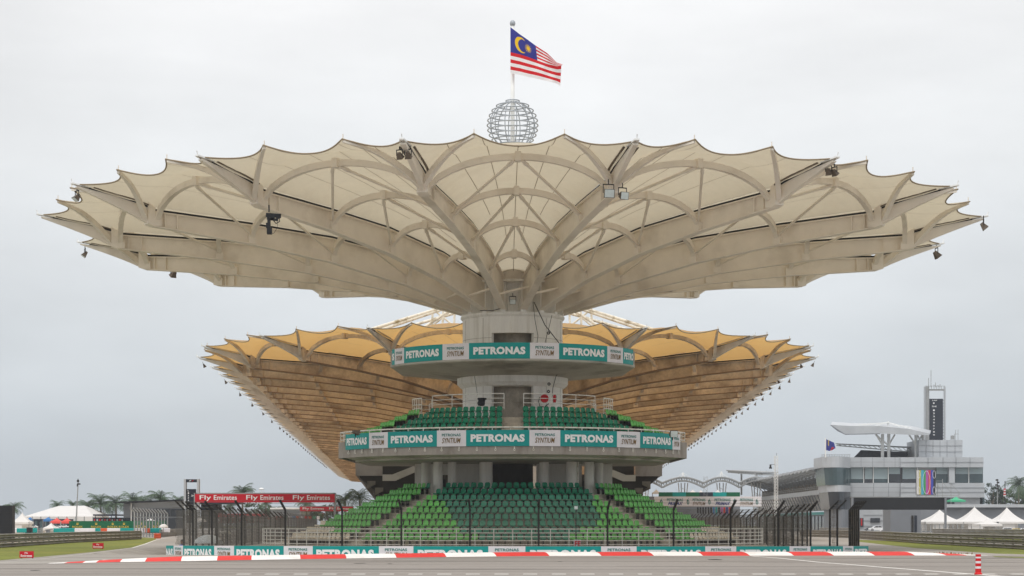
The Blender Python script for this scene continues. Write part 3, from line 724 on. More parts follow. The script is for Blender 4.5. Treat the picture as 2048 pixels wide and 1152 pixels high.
wrap('advertising_banner', 'teal and white sponsor band along the wide seating deck parapet', 12.12, lambda t: 6.33, lambda t: 7.3,
     [(691, 738, 't', ''), (738, 775.5, 'w', ''), (775.5, 874, 't', ''), (874, 932, 'w', ''), (932, 1059, 't', ''), (1059, 1120.5, 'w', ''), (1120.5, 1234, 't', ''), (1234, 1280, 'w', ''), (1280, 1345, 't', ''), (1345, 1360.5, 'w', '')])
# barrier
CB = (0.0, 133.0); R_ = 24.5
br = root('advertising_barrier', 'low curved trackside wall with teal and white sponsor panels in front of the stand', 'barrier', pol(R_, 0, -.6, CB))
zt = lambda t: .41-.22*(1-cos(t))-.02*sin(t)
tL = th_px(333, R_, CB); tR = th_px(1738, R_, CB)
mb = MB(); rows = []
for i in range(81):
    t = tL+(tR-tL)*i/80; rows.append([pol(R_-.05, t, -.62, CB), pol(R_-.05, t, zt(t), CB), pol(R_-.5, t, zt(t), CB), pol(R_-.5, t, -.62, CB)])
mb.grid(rows, closed=True); mb.build('concrete_wall', M['concrete'], br)
spans = [(333, 348, 't', 'RONAS'), (348, 367, 'w'), (367, 429, 't'), (429, 469, 'w'), (469, 568, 't'), (568, 626, 'w'), (626, 758, 't'), (758, 827, 'w'), (827, 977, 't'), (977, 1051, 'w'), (1051, 1202, 't'), (1202, 1273, 'w'), (1273, 1410, 't'), (1410, 1472, 'w'), (1472, 1578, 't'), (1578, 1620, 'w'), (1620, 1685, 't'), (1685, 1706, 'w'), (1706, 1736, 't', 'PETR')]
for sp in spans:
    a, b, kind = sp[:3]; ta, tb = th_px(a, R_, CB), th_px(b, R_, CB); mb = MB(); rows = []; n = max(2, int(abs(tb-ta)*R_/.6))
    for i in range(n+1):
        t = ta+(tb-ta)*i/n; rows.append([pol(R_+.03, t, -.6, CB), pol(R_+.03, t, zt(t)-.004, CB), pol(R_-.04, t, zt(t)-.004, CB), pol(R_-.04, t, -.6, CB)])
    mb.grid(rows, closed=True); mb.poly(rows[0]); mb.poly(rows[-1])
    p = mb.build('teal_panel' if kind == 't' else 'white_panel', M['teal'] if kind == 't' else M['vinyl_white'], br)
    fn = lambda u, v: pol(R_+.05, ta+(tb-ta)*u, -.55*(1-v)+zt(ta+(tb-ta)*u)*v, CB); lt = MB()
    if kind == 't':
        s = sp[3] if len(sp) > 3 else 'PETRONAS'; s = {'RONAS': 'NAS'}.get(s, s)
        put_text(lt, s, fn, .06, .93, .2, .79, bold=.058); lt.build('lettering', M['text_white'], p)
    else:
        put_text(lt, 'PETRONAS', fn, .18, .82, .71, .87, bold=.02); put_text(lt, 'SYNTIUM', fn, .18, .82, .3, .63, m=1, bold=.012, shear=.25)
        lt.build('lettering', [M['text_teal'], M['text_gold']], p)
# ------------------------------------------------------------ seats
def seat_mesh(name, m):
    mb = MB()
    # backrest: curved shell with rounded top
    rows = []
    prof = [(-.02, .40), (.02, .47), (.045, .55), (.06, .64), (.07, .70), (.073, .73)]
    wid = [.29, .335, .35, .335, .28, .17]
    for (y, z), w_ in zip(prof, wid):
        rows.append([(w_*(j/6-.5)*1.0, y-.045*(2*abs(j/6-.5))**2, z) for j in range(7)])
    back = [[(x, y+.03, z) for x, y, z in r] for r in rows]
    mb.grid(rows); mb.grid([r[::-1] for r in back])
    for r0, r1, b0, b1 in zip(rows[:-1], rows[1:], back[:-1], back[1:]):
        mb.quad(r0[0], b0[0], b1[0], r1[0]); mb.quad(r0[-1], r1[-1], b1[-1], b0[-1])
    mb.grid([rows[-1], back[-1]])
    # pan
    pan = [(-.36, .40, .26), (-.38, .42, .31), (-.34, .44, .34), (-.22, .415, .35), (-.08, .40, .33), (.0, .395, .30)]
    top = [[(w_*(j/4-.5), y, z+.03*(2*abs(j/4-.5))**2) for j in range(5)] for y, z, w_ in pan]
    bot = [[(x, y, z-.05) for x, y, z in r] for r in top]
    mb.grid(top); mb.grid([r[::-1] for r in bot])
    for t_, b_ in zip(list(zip(top[:-1], top[1:])), list(zip(bot[:-1], bot[1:]))):
        mb.quad(t_[0][0], t_[1][0], b_[1][0], b_[0][0]); mb.quad(t_[0][-1], b_[0][-1], b_[1][-1], t_[1][-1])
    mb.grid([bot[0], top[0]])
    # bracket
    mb.box(-.03, .03, -.2, .0, .0, .34, 1); mb.box(-.16, .16, -.22, -.16, .30, .34, 1)
    return mb
def seat_data(nm, m):
    mb = seat_mesh(nm, m); me = bpy.data.meshes.new('seat'); me.from_pydata(mb.v, [], mb.f); me.materials.append(m); me.materials.append(M['iron'])
    me.polygons.foreach_set('material_index', mb.m); me.update(); return me, mb
kinds = {}
for c in ('dark', 'faded', 'light', 'cream'): kinds[c] = seat_data(c, M['seat_'+c])
seats = []   # (dist, tier, row, idx, block, colour, pos, rot)
def row_seats(tier, row, r, z, a0, a1, colfn, block):
    n = max(1, int(round(abs(a1-a0)*r/.445))); 
    for i in range(n):
        t = a0+(a1-a0)*(i+.5)/n; p = pol(r-.05, t, z); px = CX+F*p[0]/p[1]
        seats.append([p[1], tier, row, i+1, block, colfn(px, row), p, t+random.uniform(-.03, .03)])
def upcol(px, k): return 'light' if block_light else 'dark'
for k in range(4):
    r = UR[k]; z = 7.1+.4*k; g = .6/r
    for blk, a0, a1, lt in (('left block', th(-47.5), -g, 0), ('right block', g, th(47.5), 0), ('far left block', th(-72), th(-56.5), 1), ('far right block', th(56.5), th(72), 1)):
        block_light = lt; row_seats('upper deck', k+1, r, z, a0, a1, upcol, blk)
Lb = [960, 919, 912, 905, 895, 886, 880, 876, 855]; Rb = [1137, 1156, 1189, 1194, 1196, 1188, 1190, 1192, 1196]
Wl = [700, 668, 650, 640, 0, 0, 0, 0, 0]; Wr = [1375, 1401, 1413, 1440, 9999, 9999, 9999, 9999, 9999]
def locol(px, k):
    k -= 1
    if px < Wl[k] or px > Wr[k]: return 'cream'
    if Lb[k] < px < Rb[k]: return 'dark' if k >= 7 else 'faded'  # top two rows switch to dark green to paint in the deck's shade
    return 'light'
for k in range(9):
    r = LR[k]; z = .36+.397*k; g = th(39.5); h = .62/r
    row_seats('lower stand', k+1, r, z, -g+h, g-h, locol, 'middle block'); row_seats('lower stand', k+1, r, z, th(-73), -g-h, locol, 'left block'); row_seats('lower stand', k+1, r, z, g+h, th(73), locol, 'right block')
seats.sort(key=lambda s: s[0]+(0 if abs(s[7]) < 1.1 else 50))
cw = {'dark': 'dark green', 'faded': 'faded teal-green', 'light': 'bright green', 'cream': 'cream'}
for s in seats[:300]:
    me, _ = kinds[s[5]]; o = bpy.data.objects.new('stadium_seat', me); sc.collection.objects.link(o); o.location = s[6]; o.rotation_euler = (0, 0, s[7])
    tag(o, '%s seat, %s from left, row %s of the %s %s' % (cw[s[5]], ordn(s[3]), ['', 'one', 'two', 'three', 'four', 'five', 'six', 'seven', 'eight', 'nine'][s[2]], s[1], s[4]), 'seat', 'green bucket seats of the round stand')
mb = MB(); cm = {'dark': 0, 'faded': 1, 'light': 2, 'cream': 3}
for s in seats[300:]:
    src = kinds[s[5]][1]; i = len(mb.v); ca, sa = cos(s[7]), sin(s[7]); p = s[6]
    mb.v += [(p[0]+x*ca-y*sa, p[1]+x*sa+y*ca, p[2]+z) for x, y, z in src.v]
    mb.f += [tuple(i+j for j in q) for q in src.f]; mb.m += [4 if m else cm[s[5]] for m in src.m]
tag(mb.build('stadium_seat_rows', [M['seat_dark'], M['seat_faded'], M['seat_light'], M['seat_cream'], M['iron']]), 'remaining rows of green and cream plastic seats farther up and round the sides of the stand', 'seats', kind='stuff')
# ------------------------------------------------------------ flagpole, globe, flag
fp = root('flagpole', 'tall white flagpole rising through the wire globe above the canopy', 'flagpole', (CEN[0], D, 18.3))
mb = MB(); mb.path([(CEN[0], D, 18.2), (CEN[0], D, 28), (CEN[0], D, 34.6)], [.15, .14, .12], 12); mb.build('pole', M['white_steel'], fp, smooth=True)
mb = MB(); mb.sector([(0, 34.55), (.1, 34.58), (.17, 34.66), (.19, 34.78), (.16, 34.9), (.08, 34.98), (0, 35.0)], 0, 2*pi, 16, close=False); mb.build('finial', M['globe'], fp, smooth=True)
mb = MB(); zc = EYE+799*D/F
gl = root('wire_globe', 'grey spherical globe of horizontal wire rings around the flagpole', 'globe', (CEN[0], D, zc-1.6))
for i in range(11):
    h = -1.62+i*.324; rr = sqrt(max(.16, 1.68**2-h*h)); m_ = MB(); m_.path([pol(rr, 2*pi*j/40, zc+h) for j in range(40)], .042, 6, closed=True); m_.build('ring', M['globe'], gl, smooth=True)
for i in range(6):
    a = pi*(i+.35)/6; m_ = MB(); m_.path([(CEN[0]+1.5*cos(q)*cos(a), D+1.5*cos(q)*sin(a), zc+1.58*sin(q)) for q in np.linspace(0, 2*pi, 49)[:-1]], .034, 6, closed=True); m_.build('meridian', M['globe'], gl, smooth=True)
def FC(u, v): return (900+.2431*u, 20+.2431*v)
us = [0, .14, .3, .5, .68, .86, 1]
FX = [(497, 497), (575, 575), (640, 650), (705, 730), (800, 815), (878, 880), (928, 907)]      # x on the top and bottom edge
FY = [(140, 347, 520), (200, 365, 534), (245, 388, 552), (293, 415, 568), (355, 447, 588), (432, 462, 606), (448, 458, 626)]   # y: top edge, canton foot, bottom edge
NX, NYf = 220, 140
def flagpt(u, v):
    f = lambda k, L_: float(np.interp(u, us, [p[k] for p in L_]))
    q = 6/14
    y = f(2, FY)+(f(1, FY)-f(2, FY))*v/q if v < q else f(1, FY)+(f(0, FY)-f(1, FY))*(v-q)/(1-q)
    x = f(1, FX)+(f(0, FX)-f(1, FX))*v
    y += 5*sin(8*u+1.2)*u*sin(pi*min(1, v/q)) if v < q else 0
    px, py = FC(x, y)
    return P(px, py, D-.42+.2*sin(10*u+3.2*v-1)*u+.08*sin(23*u-7*v)*u-(.3*u*max(0, v-q)))
def flagcol(u, v):   # v from bottom
    if u < .5 and v > 6/14:
        x = u/.5*1.0; y = (v-6/14)/(8/14)
        cxn, cyn = x*14, y*8
        d1 = sqrt((cxn-5.0)**2+(cyn-4)**2); d2 = sqrt((cxn-5.85)**2+(cyn-4)**2)
        if d1 < 3.1 and d2 > 2.65: return 3
        dx, dy = cxn-8.6, cyn-4; rr = sqrt(dx*dx+dy*dy); a = atan2(dy, dx); k = abs(((a*14/(2*pi)) % 1)-.5)*2
        if rr < .75+1.5*k**1.6: return 3
        return 0
    return 1 if int((1-v)*14) % 2 == 0 else 2
mb = MB(); mb.v = [flagpt(i/NX, j/NYf) for j in range(NYf+1) for i in range(NX+1)]
for j in range(NYf):
    for i in range(NX):
        a = j*(NX+1)+i; mb.f.append((a, a+1, a+NX+2, a+NX+1)); mb.m.append(flagcol((i+.5)/NX, (j+.5)/NYf))
tag(mb.build('national_flag', [M['flag_blue'], M['flag_red'], M['flag_white'], M['flag_yellow']], smooth=True), 'red and white striped flag with blue canton, yellow crescent and star, flying atop the canopy', 'flag')
# ------------------------------------------------------------ small things on the tower
def floodlight(name, label, p, facing=0, size=.5, tilt=.3, group=None, lit=False, cat='floodlight', hang=True):
    r = root(name, label, cat, p, group); mb = MB(); s = size
    # bell: octagonal housing widening to the glass
    rows = []
    ax = np.array((sin(facing)*cos(tilt), -cos(facing)*cos(tilt), -sin(tilt))); up = np.array((0, 0, 1.)); a = np.cross(ax, up); a /= np.linalg.norm(a); b = np.cross(a, ax)
    for u, w_ in ((-.5, .22), (-.2, .3), (.25, .42), (.5, .5)):
        c = np.array(p)+ax*u*s*.9; rows.append([tuple(c+s*w_*(a*x+b*y)) for x, y in ((-1, -.8), (1, -.8), (1, .8), (-1, .8))])
    mb.grid(rows, closed=True); mb.poly(rows[0][::-1]); mb.build('housing', M['lamp_body'], r)
    g = MB(); c = np.array(p)+ax*(.5*s*.9+.012); g.poly([tuple(c+s*.45*(a*x+b*y)) for x, y in ((-1, -.8), (1, -.8), (1, .8), (-1, .8))]); g.build('lens', M['lamp'], r)
    k = MB(); pp = np.array(p)
    if not hang:
        k.beam(tuple(pp+(0, 0, -s*.2)), tuple(pp+(0, 0, -s*.75)), .06, .06); k.build('bracket', M['iron'], r); return r
    k.beam(tuple(pp+a*s*.5), tuple(pp+a*s*.5+np.array((0, 0, s*.8))), .04, .06); k.beam(tuple(pp-a*s*.5), tuple(pp-a*s*.5+np.array((0, 0, s*.8))), .04, .06)
    k.beam(tuple(pp-a*s*.5+np.array((0, 0, s*.8))), tuple(pp+a*s*.5+np.array((0, 0, s*.8))), .05, .05); k.beam(tuple(pp+np.array((0, 0, s*.8))), tuple(pp+np.array((0, 0, s*1.3))), .05, .05)
    k.build('bracket', M['iron'], r); return r
gp = 'bell-shaped floodlights under the beige canopy edge'
for nm, px, py, d, fa, sz in (('below the second tip from the canopy\'s left end, upper side', 154, 394, D-15, -.9, .45), ('below the lower left tip of the beige canopy', 170, 508, D+8, -1.2, .45), ('under the rear left edge of the beige canopy, hanging low', 347, 548, D+20, -2.4, .5),
        ('left lamp of the front-left tip pair of the beige canopy', 799, 311, D-29.2, 2.6, .36), ('right lamp of the front-left tip pair of the beige canopy', 816, 310, D-29.2, 2.9, .36),
        ('left lamp of the pair under the canopy tip right of the flag', 1657, 343, D-24.5, 2.5, .36), ('right lamp of the pair under the canopy tip right of the flag', 1669, 345, D-24.5, 2.2, .36),
        ('below the rightmost tip of the beige canopy', 1967, 452, D-6, 1.4, .5), ('below the lower right tip of the beige canopy', 1873, 509, D+7, 1.7, .55)):
    floodlight('floodlight', 'brown bell floodlight '+nm if len(nm.split()) < 13 else nm, P(px, py, d), fa, sz, .9, gp)
floodlight('floodlight', 'grey boxy floodlight facing forward at the right front rib elbow', P(1217, 386, 101.3), 0.15, .56, .25, 'work lights on the rib elbow')
floodlight('floodlight', 'tilted white-lit floodlight beside the grey one at the rib elbow', P(1245, 391, 101.3), .5, .5, .2, 'work lights on the rib elbow')
floodlight('floodlight', 'small floodlight on the column head between the front ribs', P(1025.5, 603, 123.9), 0, .4, .25)
floodlight('floodlight', 'black floodlight lying on the left end of the deck rail', P(711, 864, 119.0), 2.2, .42, .2, hang=False)
floodlight('floodlight', 'black floodlight standing on the right end of the deck rail', P(1345, 868, 118.6), .35, .52, .05, hang=False)
cr_ = root('camera_rig', 'black broadcast camera rig hanging from the left front rib', 'camera rig', P(545, 420, 104))
mb = MB(); mb.beam(P(538, 410, 104), P(538, 424, 104), .07, .07); mb.beam(P(532, 430, 104), P(562, 432, 104), .12, .22); mb.beam(P(534, 437, 104), P(556, 440, 104), .2, .12)
mb.path([P(547, 441, 104), P(552, 447, 104), P(559, 443, 104), P(559, 434, 104)], .03, 5); mb.build('mount', M['black'], cr_)
mb = MB(); mb.rbox(P(538, 448, 104), .16, .2, .5); mb.rbox(P(539, 462, 104), .26, .3, .34); mb.rbox(P(534, 451, 104), .1, .12, .28); mb.rbox(P(545, 436, 104), .2, .2, .22); mb.rbox(P(556, 433, 104), .18, .2, .24); mb.build('camera_head', M['black'], cr_)
mb = MB(); mb.path([P(555, 441, 104), P(555, 455, 104), P(548, 466, 104), P(543, 468, 104)], .012, 4); mb.build('cable', M['iron'], cr_)
# bin bag, hose reel, extinguisher
bb = MB(); c = P(963, 803, 121.6)
rows = []
for z, r in ((-.28, .1), (-.26, .2), (-.1, .24), (.08, .22), (.16, .3), (.22, .26), (.24, .02)): rows.append([(c[0]+r*cos(q)*(1+.15*sin(3*q+z*9)), c[1]+r*sin(q), c[2]+z) for q in np.linspace(0, 2*pi, 13)[:-1]])
bb.grid(rows, closed=True); tag(bb.build('bin_bag', M['black'], smooth=True, loc=c), 'black bin bag standing behind the left upper railing', 'bag')
hr = root('fire_hose_reel', 'round red fire hose reel mounted on the column wall behind the right railing', 'hose reel', P(1089, 797, 124.3)); c = P(1089, 797, 124.3)
mb = MB()
for yy, rr in ((0, .22), (.06, .22), (.12, .22)):
    mb.path([(c[0]+rr*cos(q), c[1]+yy, c[2]+rr*sin(q)) for q in np.linspace(0, 2*pi, 21)[:-1]], .05, 6, closed=True)
mb.poly([(c[0]+.21*cos(q), c[1]+.05, c[2]+.21*sin(q)) for q in np.linspace(0, 2*pi, 21)[:-1]]); mb.build('reel', M['red'], hr)
mb = MB(); mb.path([(c[0]-.3, c[1], c[2]+.1), (c[0]-.38, c[1]-.03, c[2]-.2), (c[0]-.3, c[1], c[2]-.5), (c[0]+.0, c[1], c[2]-.55), (c[0]+.3, c[1], c[2]-.3)], .03, 6); mb.build('hose', M['iron'], hr)
fe = root('fire_extinguisher', 'small red fire extinguisher hanging right of the hose reel', 'fire extinguisher', P(1109, 805, 124.3)); c = P(1109, 805, 124.3)
mb = MB(); mb.sector([(0, c[2]), (.09, c[2]), (.1, c[2]+.05), (.1, c[2]+.42), (.04, c[2]+.5), (0, c[2]+.5)], 0, 2*pi, 14, c=(c[0], c[1]), close=False); mb.build('cylinder_body', M['red'], fe, smooth=True)
mb = MB(); mb.box(c[0]-.08, c[0]+.05, c[1]-.02, c[1]+.02, c[2]+.5, c[2]+.57); mb.path([(c[0]+.05, c[1], c[2]+.53), (c[0]+.13, c[1], c[2]+.4), (c[0]+.12, c[1], c[2]+.15)], .015, 5); mb.build('nozzle', M['black'], fe)
# light post + sign in front of the lower stand
lp_ = root('lamp_post', 'thin black post with a small white lamp in front of the green seats', 'lamp post', P(1152, 1085, 110.8))
mb = MB(); mb.tube(P(1152, 1090, 110.8), P(1152, 1021, 110.8), .03, 6); mb.build('post', M['iron'], lp_)
mb = MB(); mb.rbox(P(1152, 1015.5, 110.8), .2, .2, .2); mb.build('lamp_head', M['lamp'], lp_); mb = MB(); mb.beam(P(1153, 1019, 110.8), P(1157, 1013, 110.8), .05, .05); mb.build('lamp_hood', M['iron'], lp_)
def flat_sign(name, label, cat, x0, x1, y0, y1, d, m, texts, th_=.08, group=None, border=None, posts=True, gz=0):
    a = P(x0, y1, d); b = P(x1, y0, d); r = root(name, label, cat, ((a[0]+b[0])/2, d, a[2]), group); mb = MB(); mb.box(a[0], b[0], d, d+th_, a[2], b[2]); mb.build('panel', m, r)
    fn = lambda u, v: (a[0]+(b[0]-a[0])*u, d-.02-th_*.05, a[2]+(b[2]-a[2])*v)
    lt = MB(); mats = []
    for s, u0, u1, v0, v1, mm, k in texts:
        if mm not in mats: mats.append(mm)
        put_text(lt, s, fn, u0, u1, v0, v1, m=mats.index(mm), **k)
    if texts: lt.build('lettering', mats, r)
    if posts:
        mb = MB()
        for x in (a[0]+.1*(b[0]-a[0]), b[0]-.1*(b[0]-a[0])): mb.tube((x, d+.05, gz), (x, d+.05, a[2]+.05), .03, 6)
        mb.build('post', M['iron'], r)
    return r, fn, a, b
flat_sign('letter_sign', 'small white board with red capital letters just above the barrier', 'sign', 1147.5, 1162, 1079.5, 1094, 110.5, M['vinyl_white'], [('FE', .12, .95, .1, .85, M['banner_red'], dict(bold=.05))], posts=False)
# ------------------------------------------------------------ debris fence
fc = root('debris_fence', 'tall chain-link safety fence with cranked posts curving in front of the stand', 'fence', pol(23.9, 0, -.6, CB))
RF = 23.9
def post_at(base, out, h1=2.5, z0=-.55, m='fence_steel', rad=.065, k=.5):
    mb = MB(); b = (base[0], base[1], z0); c = (base[0], base[1], h1); e = (base[0]+out[0]*k, base[1]+out[1]*k, h1+.55)
    mb.beam(b, c, rad*1.6, rad*1.8); mb.beam((c[0], c[1], c[2]-.03), e, rad*1.5, rad*1.6)
    return mb
for px in (386, 424, 483, 571, 684, 803, 940, 1077, 1215, 1347, 1461, 1556, 1621):
    t = th_px(px, RF, CB); p = pol(RF, t, 0, CB); post_at(p, (sin(t), -cos(t))).build('post', M['iron'], fc)
def wires(mb, fn, L, z0, z1, sp, r, step=.6):
    h = z1-z0; n = int((L+h)/sp)
    for sg in (1, -1):
        for i in range(n):
            u0 = -h+i*sp; pts = []
            K = max(2, int(h/step)+1)
            for k in range(K+1):
                z = h*k/K; u = u0+z if sg > 0 else u0+h-z
                if 0 <= u <= L: pts.append(fn(u, z0+z))
            if len(pts) > 1: mb.path(pts, r, 3, cap=False)
mb = MB(); A0, A1 = th_px(350, RF, CB), th_px(1625, RF, CB); L = (A1-A0)*RF
wires(mb, lambda u, z: pol(RF, A0+u/RF, z, CB), L, .35, 2.5,  .085, .0045)
mb.build('chain_link_mesh', M['fence_steel'], fc)
mb = MB()
for z, o in ((2.5, 0), (2.68, .16), (2.86, .33), (3.03, .48), (1.4, 0), (.45, 0)): mb.path([pol(RF+o, A0+(A1-A0)*i/50, z, CB) for i in range(51)], .012, 4)
mb.build('cables', M['fence_steel'], fc)
def fence_run(name, label, x0, y0, slope, ds, side, zb=0, h1=2.5, mesh=(.48, .0095), group='receding safety fences', post='iron'):
    r = root(name, label, 'fence', (x0, y0, zb), group)
    pts = [(x0+slope*(d-y0), d) for d in ds]
    for p in pts: post_at(p, (side, -.1), h1, zb, rad=.07, k=.55).build('post', M[post], r)
    a, b = pts[0], pts[-1]; Lr = sqrt((b[0]-a[0])**2+(b[1]-a[1])**2); mb = MB()
    fn = lambda u, z: (a[0]+(b[0]-a[0])*u/Lr, a[1]+(b[1]-a[1])*u/Lr, z)
    wires(mb, fn, Lr, zb+.3, h1, mesh[0], mesh[1], 5)
    for z in np.linspace(zb+.3, h1, 6): mb.tube(fn(0, z), fn(Lr, z), .015, 4)
    for z, o in ((h1+.25, .25), (h1+.5, .5)): mb.tube((a[0]+side*o, a[1], z), (b[0]+side*o, b[1], z), .015, 4)
    mb.build('wire_mesh', M['fence_steel'], r); return r
fence_run('debris_fence', 'dark cranked fence running back along the left flank of the stand', -20.6, 121.5, -.0607, [121.5, 125, 129, 133.5, 138, 143, 149, 156, 164]+list(np.linspace(172, 330, 24)), -1, -.3, 2.6)
fence_run('debris_fence', 'second fence line just inside the left one, nearer the seats', -18.9, 124, -.0607, list(np.linspace(124, 200, 11)), -1, -.3, 2.3)
fence_run('debris_fence', 'dense cranked fence running back along the right flank of the stand', 21.2, 139, .0341, [139, 142, 145, 149, 153, 158]+list(np.linspace(163, 330, 24)), 1, -.3, 2.6)
fence_run('debris_fence', 'inner fence line beside the cream seats on the right', 18.3, 126, .0341, list(np.linspace(126, 190, 12)), 1, -.3, 2.2)
# ================================================================== LONG GRANDSTAND BEHIND (two diverging wings, fan-shaped end)
BC = (-.43, 196.0); ZB_ = EYE-2.5
lg = root('long_grandstand', 'long back-to-back grandstand receding behind, its stained ribbed roof glowing amber inside', 'grandstand', (BC[0], BC[1], 0))
fan = [Frame(BC, th(22.5*i), 1.03) for i in range(-4, 5)]
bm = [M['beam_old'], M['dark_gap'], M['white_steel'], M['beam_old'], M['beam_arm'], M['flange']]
def wing(side, slope, n):
    ln = sqrt(1+slope*slope); d = (side*-abs(slope)*-1*1.0, 1)
    dx = -abs(slope) if side < 0 else abs(slope); ang = pi/2+math.atan(abs(slope))
    return [Frame((BC[0]+dx*10.4*k, BC[1]+10.4*k), side*ang, 1.03) for k in range(1, n+1)]
def full_bay(fa, fb, arches=4, seams=True, ns=12, nr=8, struts=True, braces=True):
    membrane_mesh(fa, fb, ZB_, ns, nr, seams).build('roof_membrane', [M['amber'], M['seam']], lg, smooth=True)
    for k in range(arches): arch_mesh(fa, fb, ZB_, k, 10).build('roof_arch', M['beam_old'], lg)
    if struts:
        strut_mesh(fa, fb, ZB_, -PK).build('edge_strut', M['beam_old'], lg); strut_mesh(fb, fa, ZB_, -PK).build('edge_strut', M['beam_old'], lg)
    if braces and False:
        for k in range(3): brace_mesh(fa, fb, ZB_, k).build('roof_brace', M['beam_old'], lg)
for i, f in enumerate(fan):
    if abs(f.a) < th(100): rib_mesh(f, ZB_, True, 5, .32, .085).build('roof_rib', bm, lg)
    if i < 8: full_bay(f, fan[i+1])
wl = wing(-1, .0607, 45); wr = wing(1, .0341, 42)
for W in (wl, wr):
    prev = fan[0] if W is wl else fan[-1]
    for k, f in enumerate(W):
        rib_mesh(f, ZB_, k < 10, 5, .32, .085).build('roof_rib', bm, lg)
        if k < 3: full_bay(prev, f, 4)
        elif k < 9:
            full_bay(prev, f, 2, seams=False, ns=8, nr=4)
        else: full_bay(prev, f, 1 if k < 16 else 0, seams=False, ns=6, nr=2, struts=False)
        prev = f
# hub column of the fan and tier bodies
mb = MB(); mb.sector([(0, 0), (3.2, 0), (3.2, 12.6), (3.9, 12.9), (3.9, 13.2), (0, 13.2)], 0, 2*pi, 24, c=BC, close=False); mb.build('roof_column', M['wall'], lg)
for W, s, nm in ((wl, -1, 'l'), (wr, 1, 'r')):
    d = (W[5].o[0]-W[0].o[0], W[5].o[1]-W[0].o[1]); L_ = sqrt(d[0]**2+d[1]**2); d = (d[0]/L_, d[1]/L_); nrm = (s*d[1], -s*d[0]) if s > 0 else (-d[1], d[0])
    def T(u, r, z): return (BC[0]+d[0]*u+nrm[0]*r, BC[1]+d[1]*u+nrm[1]*r, z)
    u0 = -57.0 if s < 0 else -56.0; off = 2.5 if s < 0 else 1.45
    def ext(prof, a, b, name, m):
        mb = MB(); mb.poly([T(a, r+off, z) for r, z in prof]); mb.poly([T(b, r+off, z) for r, z in prof][::-1]); n = len(prof)
        mb.grid([[T(a, r+off, z) for r, z in prof], [T(b, r+off, z) for r, z in prof]], closed=True)
        return mb.build(name, m, lg)
    # stepped upper tier with dark sloping soffit
    top_ = []; r = 11.2; z = 5.5
    for k in range(12): top_ += [(r, z), (r-.8, z)]; r -= .8; z += .42
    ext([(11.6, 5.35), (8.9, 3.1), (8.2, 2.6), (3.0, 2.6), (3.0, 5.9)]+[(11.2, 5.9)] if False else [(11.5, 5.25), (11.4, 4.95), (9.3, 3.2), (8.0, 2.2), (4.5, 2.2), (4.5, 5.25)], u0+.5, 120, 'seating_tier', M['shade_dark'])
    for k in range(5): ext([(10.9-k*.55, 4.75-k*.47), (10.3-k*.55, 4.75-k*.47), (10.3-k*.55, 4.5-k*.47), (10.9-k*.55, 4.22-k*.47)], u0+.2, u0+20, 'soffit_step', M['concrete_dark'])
    ext([(11.7, 5.15), (11.75, 6.05), (11.6, 6.05), (11.5, 5.15)], u0, 120, 'tier_parapet', M['parapet'])
    mb = MB(); mb.hexa([T(u0-.05, r+off, z) for r, z in ((11.72, 5.12), (9.8, 5.12))]+[T(u0+.15, r+off, z) for r, z in ((9.8, 5.12), (11.72, 5.12))]+[T(u0-.05, r+off, z) for r, z in ((11.72, 6.05), (9.8, 6.05))]+[T(u0+.15, r+off, z) for r, z in ((9.8, 6.05), (11.72, 6.05))]); mb.build('end_parapet', M['parapet'], lg)
    mb = MB()
    for z in (6.1, 6.25, 6.42): mb.path([T(u0+.1, 9.9+off, z), T(u0+.1, 11.65+off, z), T(u0+60, 11.65+off, z)], .03, 5)
    for k in range(5): mb.tube(T(u0+.05, 9.95+k*.42+off, 5.75), T(u0+.05, 9.95+k*.42+off, 6.42), .028, 5)
    for k in range(40): mb.tube(T(u0+.3+k*1.5, 11.68+off, 5.75), T(u0+.3+k*1.5, 11.65+off, 6.42), .03, 5)
    mb.build('tier_railing', M['rail'], lg)
    # sloping stair beam under the deck
    mb = MB(); a = [T(u0-.4, r+off, z) for r, z in ((9.8, 5.2), (9.8, 4.75), (8.9, 4.75), (7.4, 5.4), (6.2, 5.5), (6.2, 5.85), (7.6, 5.8), (9.1, 5.2))]; b = [(x, y+.4, z) for x, y, z in a]
    mb.poly(a); mb.poly(b[::-1]); mb.grid([a, b], closed=True); mb.build('stair_beam', M['soffit'], lg)
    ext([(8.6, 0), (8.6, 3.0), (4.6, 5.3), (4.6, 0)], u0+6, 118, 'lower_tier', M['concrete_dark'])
for x0, x1 in ((764, 864), (1190, 1268)):
    mb = MB(); a = P(x0, 962, 141); b = P(x1, 908, 141); mb.box(a[0], b[0], 141, 141.5, a[2], b[2]); mb.build('stair_wall', M['shade_dark'], lg)
# white roof trusses over the fan
for s in (-1, 1):
    mb = MB(); dd = 203
    def Q(x, y, d_=dd): return P(1024+s*x, y, d_)
    mb.tube(Q(300, 664), Q(150, 618), .16, 8); mb.tube(Q(262, 660), Q(120, 612), .16, 8); mb.tube(Q(245, 664, 208), Q(110, 625, 208), .16, 8)
    mb.tube(Q(178, 656), Q(120, 618), .15, 8)
    for a in (0.1, .3, .5, .7, .9): 
        p = Q(300-150*a, 664-46*a); q = Q(262-142*min(1, a+.12), 660-48*min(1, a+.12)); mb.tube(p, q, .07, 6)
    for x in (116, 139, 160): mb.tube(Q(x, 652), Q(x-2, 612), .13, 6)
    mb.tube(Q(160, 652), Q(118, 618), .1, 6); mb.tube(Q(116, 652), Q(150, 625), .1, 6)
    mb.build('roof_truss', M['rusty_white'], lg)
